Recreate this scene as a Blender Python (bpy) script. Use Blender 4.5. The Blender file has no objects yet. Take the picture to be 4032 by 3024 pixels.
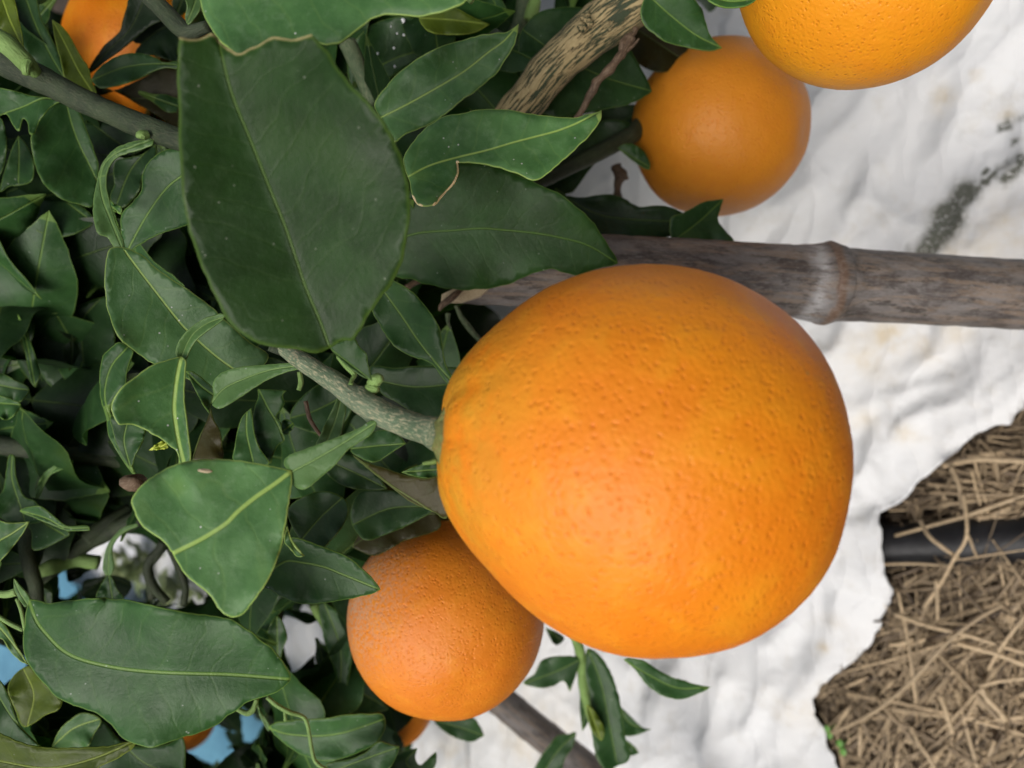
import bpy, math, random
import numpy as np
from mathutils import Vector, Matrix, noise
from mathutils.geometry import delaunay_2d_cdt
random.seed(7); np.random.seed(7)
sc = bpy.context.scene
C = sc.collection
# ------------------------------------------------------------------ camera
PITCH = math.radians(50); H = 0.50; FPX = 3000.0
cF = Vector((0, math.cos(PITCH), -math.sin(PITCH)))
cR = Vector((0, -math.sin(PITCH), -math.cos(PITCH)))
cU = Vector((1, 0, 0))
CAM = Vector((0, 0, H))
cam = bpy.data.cameras.new('camera'); co = bpy.data.objects.new('camera', cam); C.objects.link(co)
M = Matrix.Identity(4)
for i in range(3):
    M[i][0] = cR[i]; M[i][1] = cU[i]; M[i][2] = -cF[i]; M[i][3] = CAM[i]
co.matrix_world = M
cam.sensor_width = 36; cam.lens = 36 * FPX / 4032; cam.clip_start = 0.005; cam.clip_end = 200
cam.dof.use_dof = True; cam.dof.focus_distance = 0.195; cam.dof.aperture_fstop = 13
sc.camera = co
# ------------------------------------------------------------------ world, sun, exposure
sund = Vector((-0.42, -0.30, 0.84)).normalized()
elev = math.asin(sund.z); azim = math.atan2(sund.x, sund.y)
w = bpy.data.worlds.new('World'); sc.world = w; w.use_nodes = True
nt = w.node_tree; bg = nt.nodes['Background']
sky = nt.nodes.new('ShaderNodeTexSky'); sky.sky_type = 'NISHITA'; sky.sun_disc = False
sky.sun_elevation = elev; sky.sun_rotation = azim; sky.dust_density = 6; sky.air_density = 1.2; sky.ozone_density = 1
hs = nt.nodes.new('ShaderNodeHueSaturation'); hs.inputs['Saturation'].default_value = 0.5
nt.links.new(sky.outputs[0], hs.inputs['Color']); nt.links.new(hs.outputs[0], bg.inputs['Color'])
bg.inputs['Strength'].default_value = 0.115
sl = bpy.data.lights.new('sun', 'SUN'); sl.energy = 1.5; sl.angle = math.radians(30); sl.color = (1, .97, .92)
so = bpy.data.objects.new('sun', sl); C.objects.link(so)
so.rotation_euler = sund.to_track_quat('Z', 'Y').to_euler()
sc.view_settings.view_transform = 'Standard'; sc.view_settings.look = 'None'
sc.view_settings.gamma = 1; sc.view_settings.exposure = 0.2
sc.cycles.max_bounces = 8

# ------------------------------------------------------------------ coordinates
K = 2212 / 1344
TILE = {'A': (0, 0), 'B': (1344, 0), 'C': (2688, 0), 'D': (0, 1008), 'E': (1344, 1008), 'F': (2688, 1008),
        'G': (0, 2016), 'H': (1344, 2016), 'I': (2688, 2016)}
def full(t, x, y):
    if t == 'W': return (x * 4032 / 2212, y * 4032 / 2212)
    o = TILE[t]; return (o[0] + x / K, o[1] + y / K)
def at(px, py, d):
    px = float(px); py = float(py); d = float(d)
    return CAM + d * (cF + ((px - 2016) / FPX) * cR - ((py - 1512) / FPX) * cU)
def gdepth(px): return H / (math.sin(PITCH) + (px - 2016) / FPX * math.cos(PITCH))
def ground(px, py, z=0.0):
    d = (H - z) / (math.sin(PITCH) + (px - 2016) / FPX * math.cos(PITCH))
    return at(px, py, d)
def project(P):
    v = P - CAM; d = v.dot(cF)
    return (2016 + FPX * v.dot(cR) / d, 1512 - FPX * v.dot(cU) / d, d)

# ------------------------------------------------------------------ node helpers
class NT:
    def __init__(s, name):
        s.m = bpy.data.materials.new(name); s.m.use_nodes = True; s.t = s.m.node_tree
        s.b = s.t.nodes['Principled BSDF']; s.out = s.t.nodes['Material Output']
    def n(s, typ, **kw):
        nd = s.t.nodes.new(typ)
        for k, v in kw.items():
            if k in nd.inputs: s.set(nd.inputs[k], v)
            else: setattr(nd, k, v)
        return nd
    def set(s, inp, v):
        if isinstance(v, bpy.types.NodeSocket): s.t.links.new(v, inp)
        else: inp.default_value = v
    def attr(s, name, out='Fac'):
        a = s.n('ShaderNodeAttribute'); a.attribute_name = name; return a.outputs[out]
    def math(s, op, a, b=None, c=None, clamp=False):
        m = s.t.nodes.new('ShaderNodeMath'); m.operation = op; m.use_clamp = clamp
        s.set(m.inputs[0], a)
        if b is not None: s.set(m.inputs[1], b)
        if c is not None: s.set(m.inputs[2], c)
        return m.outputs[0]
    def ss(s, v, lo, hi, a=0.0, b=1.0):
        m = s.t.nodes.new('ShaderNodeMapRange'); m.interpolation_type = 'SMOOTHSTEP'
        s.set(m.inputs[0], v); m.inputs[1].default_value = lo; m.inputs[2].default_value = hi
        m.inputs[3].default_value = a; m.inputs[4].default_value = b
        return m.outputs[0]
    def mix(s, f, a, b, mode='MIX'):
        m = s.t.nodes.new('ShaderNodeMix'); m.data_type = 'RGBA'; m.blend_type = mode
        s.set(m.inputs[0], f); s.set(m.inputs[6], a); s.set(m.inputs[7], b)
        return m.outputs[2]
    def noise(s, vec, scale, detail=3, rough=.55, dist=0):
        nd = s.n('ShaderNodeTexNoise'); s.set(nd.inputs['Vector'], vec); nd.inputs['Scale'].default_value = scale
        nd.inputs['Detail'].default_value = detail; nd.inputs['Roughness'].default_value = rough
        nd.inputs['Distortion'].default_value = dist
        return nd.outputs[0]
    def vor(s, vec, scale, feature='F1', out='Distance', rnd=1):
        nd = s.n('ShaderNodeTexVoronoi'); nd.feature = feature; s.set(nd.inputs['Vector'], vec)
        nd.inputs['Scale'].default_value = scale; nd.inputs['Randomness'].default_value = rnd
        return nd.outputs[out]
    def obj(s): return s.n('ShaderNodeTexCoord').outputs['Object']
    def mul(s, vec, xyz):
        m = s.n('ShaderNodeVectorMath'); m.operation = 'MULTIPLY'; s.set(m.inputs[0], vec); m.inputs[1].default_value = xyz
        return m.outputs[0]
    def bump(s, h, dist, strength=1.0, nrm=None):
        b = s.n('ShaderNodeBump'); s.set(b.inputs['Height'], h); b.inputs['Distance'].default_value = dist
        b.inputs['Strength'].default_value = strength
        if nrm is not None: s.set(b.inputs['Normal'], nrm)
        return b.outputs[0]
def rgb(r, g, b): return (r, g, b, 1)

# ------------------------------------------------------------------ materials
def leaf_material(name, base, light, vein, rough=0.33, dust=0.5, trans=0.2, spec=.27, patch=.45):
    s = NT(name); o = s.obj()
    ac = s.attr('across'); al = s.attr('along'); ed = s.attr('edge'); ti = s.attr('tint')
    aa = s.math('ABSOLUTE', ac)
    big = s.noise(o, 90, 3); small = s.noise(o, 900, 3, .7); mid = s.noise(o, 280, 4, .65)
    col = s.mix(s.ss(big, .35, .68), base, light)
    col = s.mix(s.ss(small, .45, .75, 0, .35), col, light)
    # lateral veins
    ph = s.math('SUBTRACT', s.math('MULTIPLY', al, 135.0), s.math('MULTIPLY', aa, 95.0))
    ph = s.math('ADD', ph, s.math('MULTIPLY', s.noise(o, 60, 2), 1.6))
    fr = s.math('ABSOLUTE', s.math('SUBTRACT', s.math('FRACT', ph), .5))
    lat = s.ss(fr, .0, .09, 1, 0)
    col = s.mix(s.math('MULTIPLY', lat, .05), col, vein)
    yel = s.ss(s.noise(o, 42, 2), .60, .76)
    col = s.mix(s.math('MULTIPLY', yel, patch), col, rgb(.055, .105, .010))
    ribw = s.ss(aa, .00012, .00042, 1, 0)
    col = s.mix(s.math('MULTIPLY', ribw, .7), col, vein)
    rim = s.ss(ed, .00005, .00032, 1, 0)
    col = s.mix(s.math('MULTIPLY', rim, .65), col, vein)
    # dust film and specks
    col = s.mix(s.math('MULTIPLY', s.ss(mid, .5, .72), dust * .14), col, rgb(.22, .32, .20))
    sp = s.vor(o, 420); pick = s.ss(s.noise(o, 170, 2), .54, .62)
    col = s.mix(s.math('MULTIPLY', s.math('MULTIPLY', s.ss(sp, .06, .13, 1, 0), pick), dust * .9), col, rgb(.42, .46, .42))
    # brown torn margin
    tr = s.attr('torn')
    col = s.mix(s.ss(tr, .0001, .00065, 1, 0), col, rgb(.50, .44, .24))
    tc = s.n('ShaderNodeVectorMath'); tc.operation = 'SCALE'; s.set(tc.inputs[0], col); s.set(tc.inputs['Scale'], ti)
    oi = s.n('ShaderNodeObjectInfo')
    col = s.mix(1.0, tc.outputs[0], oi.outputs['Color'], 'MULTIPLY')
    s.set(s.b.inputs['Base Color'], col)
    s.set(s.b.inputs['Roughness'], s.math('ADD', rough, s.math('MULTIPLY', mid, .22)))
    s.b.inputs['Specular IOR Level'].default_value = spec
    h = s.math('ADD', s.math('MULTIPLY', small, .25), s.math('MULTIPLY', lat, -.10))
    h = s.math('ADD', h, s.math('MULTIPLY', mid, .9))
    h = s.math('ADD', h, s.math('MULTIPLY', ribw, -.8))
    s.set(s.b.inputs['Normal'], s.bump(h, .00030, .8))
    t = s.n('ShaderNodeBsdfTranslucent'); s.set(t.inputs['Color'], s.mix(1.0, col, rgb(1.5, 1.9, .7), 'MULTIPLY'))
    mx = s.n('ShaderNodeMixShader'); mx.inputs[0].default_value = trans
    s.t.links.new(s.b.outputs[0], mx.inputs[1]); s.t.links.new(t.outputs[0], mx.inputs[2])
    s.t.links.new(mx.outputs[0], s.out.inputs['Surface'])
    return s.m
VEIN = rgb(.15, .25, .05)
MLEAF = leaf_material('leaf_green', rgb(.020, .062, .015), rgb(.036, .096, .026), VEIN)
MMATTE = leaf_material('leaf_matte', rgb(.017, .048, .010), rgb(.026, .072, .017), rgb(.09, .17, .03), rough=.36, spec=.24, dust=.4, patch=.1)
MYOUNG = leaf_material('leaf_young', rgb(.075, .155, .045), rgb(.105, .205, .065), rgb(.19, .31, .09))
MYEL = leaf_material('leaf_yellowish', rgb(.055, .085, .008), rgb(.09, .13, .012), rgb(.25, .32, .05), trans=.3)
MBRN = leaf_material('leaf_brownish', rgb(.042, .036, .008), rgb(.056, .050, .012), rgb(.12, .16, .04), spec=.2)

def orange_material(name, a, b, c, pore=1.0):
    s = NT(name); o = s.obj()
    big = s.noise(o, 28, 3); mid = s.noise(o, 160, 3)
    col = s.mix(s.ss(big, .38, .66), a, b)
    col = s.mix(s.ss(mid, .45, .75, 0, .5), col, c)
    warp = s.n('ShaderNodeVectorMath'); warp.operation = 'ADD'
    nv = s.n('ShaderNodeTexNoise'); s.set(nv.inputs['Vector'], o); nv.inputs['Scale'].default_value = 300
    sc_ = s.mul(nv.outputs['Color'], (.0011,) * 3)
    s.set(warp.inputs[0], o); s.set(warp.inputs[1], sc_)
    sep = s.n('ShaderNodeSeparateXYZ'); s.set(sep.inputs[0], warp.outputs[0]); X, Y, Z = sep.outputs[0], sep.outputs[1], sep.outputs[2]
    AX, AY, AZ = s.math('ABSOLUTE', X), s.math('ABSOLUTE', Y), s.math('ABSOLUTE', Z)
    def face(p, ap, q, r, off):
        c = s.n('ShaderNodeCombineXYZ'); s.set(c.inputs[0], s.math('ARCTAN2', q, ap)); s.set(c.inputs[1], s.math('ARCTAN2', r, ap))
        s.set(c.inputs[2], s.math('ADD', s.math('MULTIPLY', s.math('SIGN', p), 3.0), off)); return c.outputs[0]
    def mixv(f, a_, b_):
        m_ = s.t.nodes.new('ShaderNodeMix'); m_.data_type = 'VECTOR'; s.set(m_.inputs[0], f); s.set(m_.inputs[4], a_); s.set(m_.inputs[5], b_); return m_.outputs[1]
    fx = s.math('MULTIPLY', s.math('GREATER_THAN', AX, AY), s.math('GREATER_THAN', AX, AZ))
    fy = s.math('GREATER_THAN', AY, AZ)
    uv = mixv(fx, mixv(fy, face(Z, AZ, X, Y, 40.), face(Y, AY, X, Z, 20.)), face(X, AX, Y, Z, 0.))
    v = s.vor(uv, 26, rnd=.8); v2 = s.vor(warp.outputs[0], 900)
    pit = s.ss(v, .06, .46, 1, 0)
    dot = s.ss(v, .04, .42, 1, 0)
    col = s.mix(s.math('MULTIPLY', dot, s.math('ADD', .24 * pore, s.math('MULTIPLY', s.ss(s.noise(o, 260, 2), .4, .8), .38 * pore))), col, rgb(.62, .11, .004))
    # tiny scars and grey specks
    vs = s.vor(o, 170); pk = s.ss(s.noise(o, 75, 2), .56, .64)
    col = s.mix(s.math('MULTIPLY', s.math('MULTIPLY', s.ss(vs, .035, .10, 1, 0), pk), .55), col, rgb(.34, .20, .10))
    sf = s.attr('stemfac')
    gz = s.math('MULTIPLY', s.ss(sf, .80, .99), s.ss(s.noise(o, 140, 3), .3, .62))
    col = s.mix(s.math('MULTIPLY', gz, .4), col, rgb(.42, .33, .03))
    sb = s.attr('scurf')
    gs = s.math('MULTIPLY', sb, s.ss(s.noise(o, 900, 3), .36, .6))
    col = s.mix(s.math('MULTIPLY', gs, 1.0, clamp=True), col, rgb(.52, .33, .22))
    s.set(s.b.inputs['Base Color'], col)
    s.b.inputs['Roughness'].default_value = .52; s.b.inputs['Specular IOR Level'].default_value = .38
    s.b.inputs['Subsurface Weight'].default_value = .05
    s.b.inputs['Subsurface Radius'].default_value = (1, .35, .08); s.b.inputs['Subsurface Scale'].default_value = .003
    h = s.math('ADD', s.math('MULTIPLY', pit, -.8), s.math('MULTIPLY', v2, .5))
    h = s.math('ADD', h, s.math('MULTIPLY', mid, 2.2))
    s.set(s.b.inputs['Normal'], s.bump(h, .00017 + .00003 * pore, .85))
    return s.m
MOR = orange_material('orange_peel', rgb(.80, .22, .006), rgb(.84, .27, .008), rgb(.86, .33, .014))
MOR2 = orange_material('orange_peel_deep', rgb(.70, .20, .012), rgb(.74, .23, .014), rgb(.78, .28, .018), .9)
MOR4 = orange_material('orange_peel_ochre', rgb(.62, .225, .014), rgb(.68, .25, .016), rgb(.60, .20, .012), .9)
MOR3 = orange_material('orange_peel_yellow', rgb(.82, .30, .008), rgb(.84, .35, .012), rgb(.80, .27, .010), .6)

def tube_coords(s, stretch):
    return s.mul(s.attr('tc', 'Vector'), (1, 1, stretch))
def bark_striped():
    s = NT('bark_striped'); t = tube_coords(s, .085)
    n1 = s.noise(t, 1350, 4, .6, .4); n2 = s.noise(tube_coords(s, .6), 1500, 3); br = s.noise(tube_coords(s, .5), 160, 3)
    f = s.math('ADD', n1, s.math('MULTIPLY', s.math('SUBTRACT', br, .5), .22))
    r = s.ss(f, .455, .50)
    tan = s.mix(n2, rgb(.22, .16, .075), rgb(.50, .40, .20))
    gr = s.mix(s.noise(s.obj(), 60, 2), rgb(.022, .032, .016), rgb(.05, .07, .03))
    s.set(s.b.inputs['Base Color'], s.mix(r, gr, tan))
    s.b.inputs['Roughness'].default_value = .8
    s.set(s.b.inputs['Normal'], s.bump(s.math('ADD', r, s.math('MULTIPLY', n2, .4)), .0006, 1))
    return s.m
def twig_mat(name, a, b, scar, amt):
    s = NT(name); t = tube_coords(s, .25)
    n1 = s.noise(t, 2300, 4, .65); n2 = s.noise(s.obj(), 120, 3); n3 = s.noise(tube_coords(s, .4), 1700, 3, .7)
    col = s.mix(s.ss(n2, .35, .65), a, b)
    m = s.math('MULTIPLY', s.ss(n1, .5, .6), amt)
    col = s.mix(m, col, scar)
    s.set(s.b.inputs['Base Color'], s.mix(s.ss(n3, .4, .7, 0, .3), col, b))
    s.b.inputs['Roughness'].default_value = .62
    s.set(s.b.inputs['Normal'], s.bump(s.math('ADD', n1, n3), .0004, .9))
    return s.m
MBARK = bark_striped()
MGREENTWIG = twig_mat('green_twig', rgb(.045, .075, .03), rgb(.085, .12, .055), rgb(.30, .28, .17), .25)
MDARKTWIG = twig_mat('dark_twig', rgb(.016, .026, .010), rgb(.032, .050, .018), rgb(.14, .13, .08), .2)
MSTEM = twig_mat('fruit_stem', rgb(.09, .14, .075), rgb(.15, .20, .12), rgb(.42, .38, .24), .85)
MDEAD = twig_mat('dead_twig', rgb(.07, .042, .024), rgb(.14, .088, .050), rgb(.24, .17, .11), .6)
MSTALK = twig_mat('young_stalk', rgb(.13, .22, .05), rgb(.20, .33, .09), rgb(.25, .30, .12), .1)
MPALE = twig_mat('pale_split_wood', rgb(.45, .36, .22), rgb(.55, .46, .30), rgb(.3, .2, .12), .4)
MTRUNK = twig_mat('trunk_bark', rgb(.06, .055, .04), rgb(.12, .11, .08), rgb(.2, .18, .13), .5)

def bamboo_mat(name, dark=1.0):
    s = NT(name); t = tube_coords(s, .10); t2 = tube_coords(s, .35)
    n1 = s.noise(t, 420, 4, .65, .3); n2 = s.noise(t2, 150, 4, .65, .4); n3 = s.noise(t2, 1400, 3, .7)
    col = s.mix(s.ss(n2, .36, .62), rgb(.062 * dark, .050 * dark, .046 * dark), rgb(.175 * dark, .158 * dark, .15 * dark))
    col = s.mix(s.ss(n1, .45, .62, 0, .6), col, rgb(.25 * dark, .18 * dark, .125 * dark))
    blk = s.math('MULTIPLY', s.ss(s.noise(tube_coords(s, .3), 260, 5, .75), .53, .62), .8)
    col = s.mix(blk, col, rgb(.04, .032, .028))
    wl = s.math('MULTIPLY', s.attr('bloom'), s.ss(s.noise(t2, 300, 4, .7), .36, .58))
    col = s.mix(wl, col, rgb(.40, .39, .39))
    col = s.mix(s.attr('scar'), col, s.mix(n3, rgb(.06, .04, .03), rgb(.22, .13, .08)))
    gl = s.ss(n3, .45, .7, 0, .35)
    col = s.mix(gl, col, rgb(.27 * dark, .26 * dark, .25 * dark))
    s.set(s.b.inputs['Base Color'], col); s.b.inputs['Roughness'].default_value = .6
    s.set(s.b.inputs['Normal'], s.bump(s.math('ADD', n1, s.math('MULTIPLY', n3, .5)), .0005, .8))
    return s.m
MBAM = bamboo_mat('weathered_bamboo')
MBAM2 = bamboo_mat('grey_stake_wood', .8)

def fabric_mat():
    s = NT('white_fabric'); o = s.obj()
    st = s.attr('stain'); ml = s.attr('mildew')
    n1 = s.noise(o, 14, 4, .6); n2 = s.noise(o, 55, 4, .65); n3 = s.noise(o, 700, 3, .7)
    col = s.mix(s.ss(n1, .3, .7), rgb(.68, .69, .705), rgb(.75, .755, .76))
    col = s.mix(s.ss(n2, .52, .78, 0, .35), col, rgb(.50, .46, .385))
    col = s.mix(s.math('MULTIPLY', st, s.ss(n2, .25, .7)), col, rgb(.58, .46, .27))
    mk = s.math('MULTIPLY', s.math('MULTIPLY', ml, 1.8), s.ss(s.noise(o, 520, 3, .75), .36, .46), clamp=True)
    col = s.mix(s.math('MULTIPLY', mk, .9), col, rgb(.07, .075, .05))
    s.set(s.b.inputs['Base Color'], col); s.b.inputs['Roughness'].default_value = .75
    s.b.inputs['Specular IOR Level'].default_value = .25
    h = s.math('ADD', s.math('MULTIPLY', s.noise(o, 70, 5, .6, 1.2), 1.0), s.math('MULTIPLY', n3, .12))
    wn = s.n('ShaderNodeTexNoise'); s.set(wn.inputs['Vector'], o); wn.inputs['Scale'].default_value = 22; wn.inputs['Detail'].default_value = 3
    wv = s.n('ShaderNodeVectorMath'); wv.operation = 'ADD'; s.set(wv.inputs[0], o); s.set(wv.inputs[1], s.mul(wn.outputs['Color'], (.035, .035, .0)))
    rot = s.n('ShaderNodeMapping'); s.set(rot.inputs['Vector'], wv.outputs[0]); rot.inputs['Rotation'].default_value = (0, 0, -FOLD_ANGLE); rot.inputs['Scale'].default_value = (1, 2.6, 1)
    c1 = s.vor(rot.outputs[0], 8); c2 = s.vor(rot.outputs[0], 19); c3 = s.vor(wv.outputs[0], 60)
    cr = s.math('ADD', s.math('MULTIPLY', c1, 1.0), s.math('ADD', s.math('MULTIPLY', c2, .45), s.math('MULTIPLY', c3, .05)))
    b1 = s.bump(cr, .035, .35)
    s.set(s.b.inputs['Normal'], s.bump(h, .0012, .25, b1))
    return s.m
_q0 = ground(3700, 1400); _q1 = ground(3000, 2300); FOLD_ANGLE = math.atan2(_q1.y - _q0.y, _q1.x - _q0.x)
MFAB = fabric_mat()
def simple(name, a, b, scale, rough=.8, bd=.002, bs=.6):
    s = NT(name); o = s.obj(); n = s.noise(o, scale, 5, .65); n2 = s.noise(o, scale * 6, 4, .7)
    col = s.mix(s.ss(n, .35, .65), a, b); col = s.mix(s.ss(n2, .4, .7, 0, .4), col, a)
    s.set(s.b.inputs['Base Color'], col); s.b.inputs['Roughness'].default_value = rough
    s.set(s.b.inputs['Normal'], s.bump(s.math('ADD', n, s.math('MULTIPLY', n2, .4)), bd, bs))
    return s.m
MSOIL = simple('soil', rgb(.035, .024, .016), rgb(.085, .060, .040), 40, .95, .01, 1)
MPIPE = simple('black_pipe', rgb(.006, .006, .007), rgb(.016, .016, .018), 60, .45, .0008, .4)
MTARP = simple('blue_tarp', rgb(.08, .23, .34), rgb(.12, .31, .43), 12, .5, .004, .5)
MSEED = simple('seedling', rgb(.10, .26, .04), rgb(.16, .36, .07), 200, .5, .0003, .4)
MWEED = simple('weed_green', rgb(.12, .17, .06), rgb(.26, .30, .13), 30, .6, .001, .4)
def straw_mat():
    s = NT('straw'); o = s.obj(); v = s.attr('tone')
    n = s.noise(o, 500, 3, .7)
    col = s.mix(v, rgb(.070, .048, .030), rgb(.62, .47, .29))
    col = s.mix(s.ss(n, .4, .75, 0, .5), col, rgb(.12, .08, .05))
    s.set(s.b.inputs['Base Color'], col); s.b.inputs['Roughness'].default_value = .6
    return s.m
MSTRAW = straw_mat()

# ------------------------------------------------------------------ object helpers
def link(name, me, mat, parent=None, origin=None, smooth=True):
    if mat: me.materials.append(mat)
    if smooth: me.polygons.foreach_set('use_smooth', [True] * len(me.polygons))
    o = bpy.data.objects.new(name, me); C.objects.link(o)
    if origin is not None: o.location = origin
    if parent is not None:
        o.parent = parent; o.location = (Vector(o.location) - wloc(parent))
    return o
WL = {}
def wloc(o):
    v = Vector(o.location)
    while o.parent: o = o.parent; v = v + Vector(o.location)
    return v
def empty(name, loc, label, cat, group=None):
    o = bpy.data.objects.new(name, None); C.objects.link(o); o.location = loc; o.empty_display_size = .01
    o['label'] = label; o['category'] = cat
    if group: o['group'] = group
    return o
def tag(o, label=None, cat=None, group=None, kind=None):
    for k, v in (('label', label), ('category', cat), ('group', group), ('kind', kind)):
        if v: o[k] = v
    return o
def fattr(me, name, vals):
    a = me.attributes.new(name, 'FLOAT', 'POINT'); a.data.foreach_set('value', np.asarray(vals, dtype=np.float32))
def vattr(me, name, vals):
    a = me.attributes.new(name, 'FLOAT_VECTOR', 'POINT'); a.data.foreach_set('vector', np.asarray(vals, dtype=np.float32).ravel())

def catmull(pts, n=8, closed=False):
    """pts: list of tuples; a trailing 's' marks a sharp corner"""
    P = [np.array(p[:-1] if p[-1] == 's' else p, float) for p in pts]; S = [p[-1] == 's' for p in pts]
    N = len(P); out = []
    rng = range(N if closed else N - 1)
    for i in rng:
        p1, p2 = P[i], P[(i + 1) % N]
        p0 = P[i - 1] if (closed or i > 0) else p1 * 2 - p2
        p3 = P[(i + 2) % N] if (closed or i + 2 < N) else p2 * 2 - p1
        if S[i]: p0 = p1 * 2 - p2 if False else p1 - (p2 - p1) * .3
        if S[(i + 1) % N]: p3 = p2 + (p2 - p1) * .3
        d = np.linalg.norm(p2 - p1)
        for k in range(n):
            t = k / n
            # limited tangents keep uneven spacing well behaved
            m1 = (p2 - p0) * .5; m2 = (p3 - p1) * .5
            l1 = np.linalg.norm(m1); l2 = np.linalg.norm(m2)
            if l1 > d: m1 = m1 * d / l1
            if l2 > d: m2 = m2 * d / l2
            h = (2*t**3-3*t*t+1)*p1 + (t**3-2*t*t+t)*m1 + (-2*t**3+3*t*t)*p2 + (t**3-t*t)*m2
            out.append(h)
    if not closed: out.append(P[-1])
    return out

def tube_mesh(name, pts, segs=14, n=8, cap=True, wob=.04, seed=0, knobs=()):
    """pts: (Vector, radius) list -> tapered, slightly irregular tube mesh with 'tc' attribute"""
    arr = [(p.x, p.y, p.z, r) for p, r in pts]
    c = catmull(arr, n); V = []; Fc = []; tc = []
    cen = [Vector(a[:3]) for a in c]; L = 0; up = Vector((.3, .2, .93)).normalized()
    prev = None
    for i, a in enumerate(c):
        if i: L += (cen[i] - cen[i - 1]).length
        t = (cen[min(i + 1, len(c) - 1)] - cen[max(i - 1, 0)]).normalized()
        x = (up if prev is None else prev); x = (x - t * x.dot(t)).normalized(); prev = x
        y = t.cross(x)
        for k in range(segs):
            th = 2 * math.pi * k / segs
            dv = x * math.cos(th) + y * math.sin(th); r = a[3]
            pos = cen[i] + dv * r
            r *= 1 + wob * noise.noise(pos * 260 + Vector((seed, 0, 0))) * 2
            for (kc, kr, kh) in knobs:
                q = (pos - kc).length
                if q < kr * 2: r += kh * math.exp(-(q / kr) ** 2 * 2)
            V.append(cen[i] + dv * r); tc.append((a[3] * math.cos(th), a[3] * math.sin(th), L))
    m = len(c)
    for i in range(m - 1):
        for k in range(segs):
            k2 = (k + 1) % segs
            Fc.append((i*segs+k, i*segs+k2, (i+1)*segs+k2, (i+1)*segs+k))
    if cap:
        Fc.append(tuple(range(segs))[::-1]); Fc.append(tuple((m-1)*segs+k for k in range(segs)))
    o0 = cen[0]
    me = bpy.data.meshes.new(name); me.from_pydata([v - o0 for v in V], [], Fc); me.update()
    vattr(me, 'tc', tc)
    return me, o0, (L, m, c)
def tube(name, pts, mat, parent=None, **kw):
    me, o0, _ = tube_mesh(name, pts, **kw)
    return link(name, me, mat, parent, o0)
def ptube(name, t, pts, mat, parent, **kw):
    """pts: (x, y, depth, radius in metres) in tile coordinates"""
    return tube(name, [(at(*full(t, p[0], p[1]), p[2]), p[3]) for p in pts], mat, parent, **kw)

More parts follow.
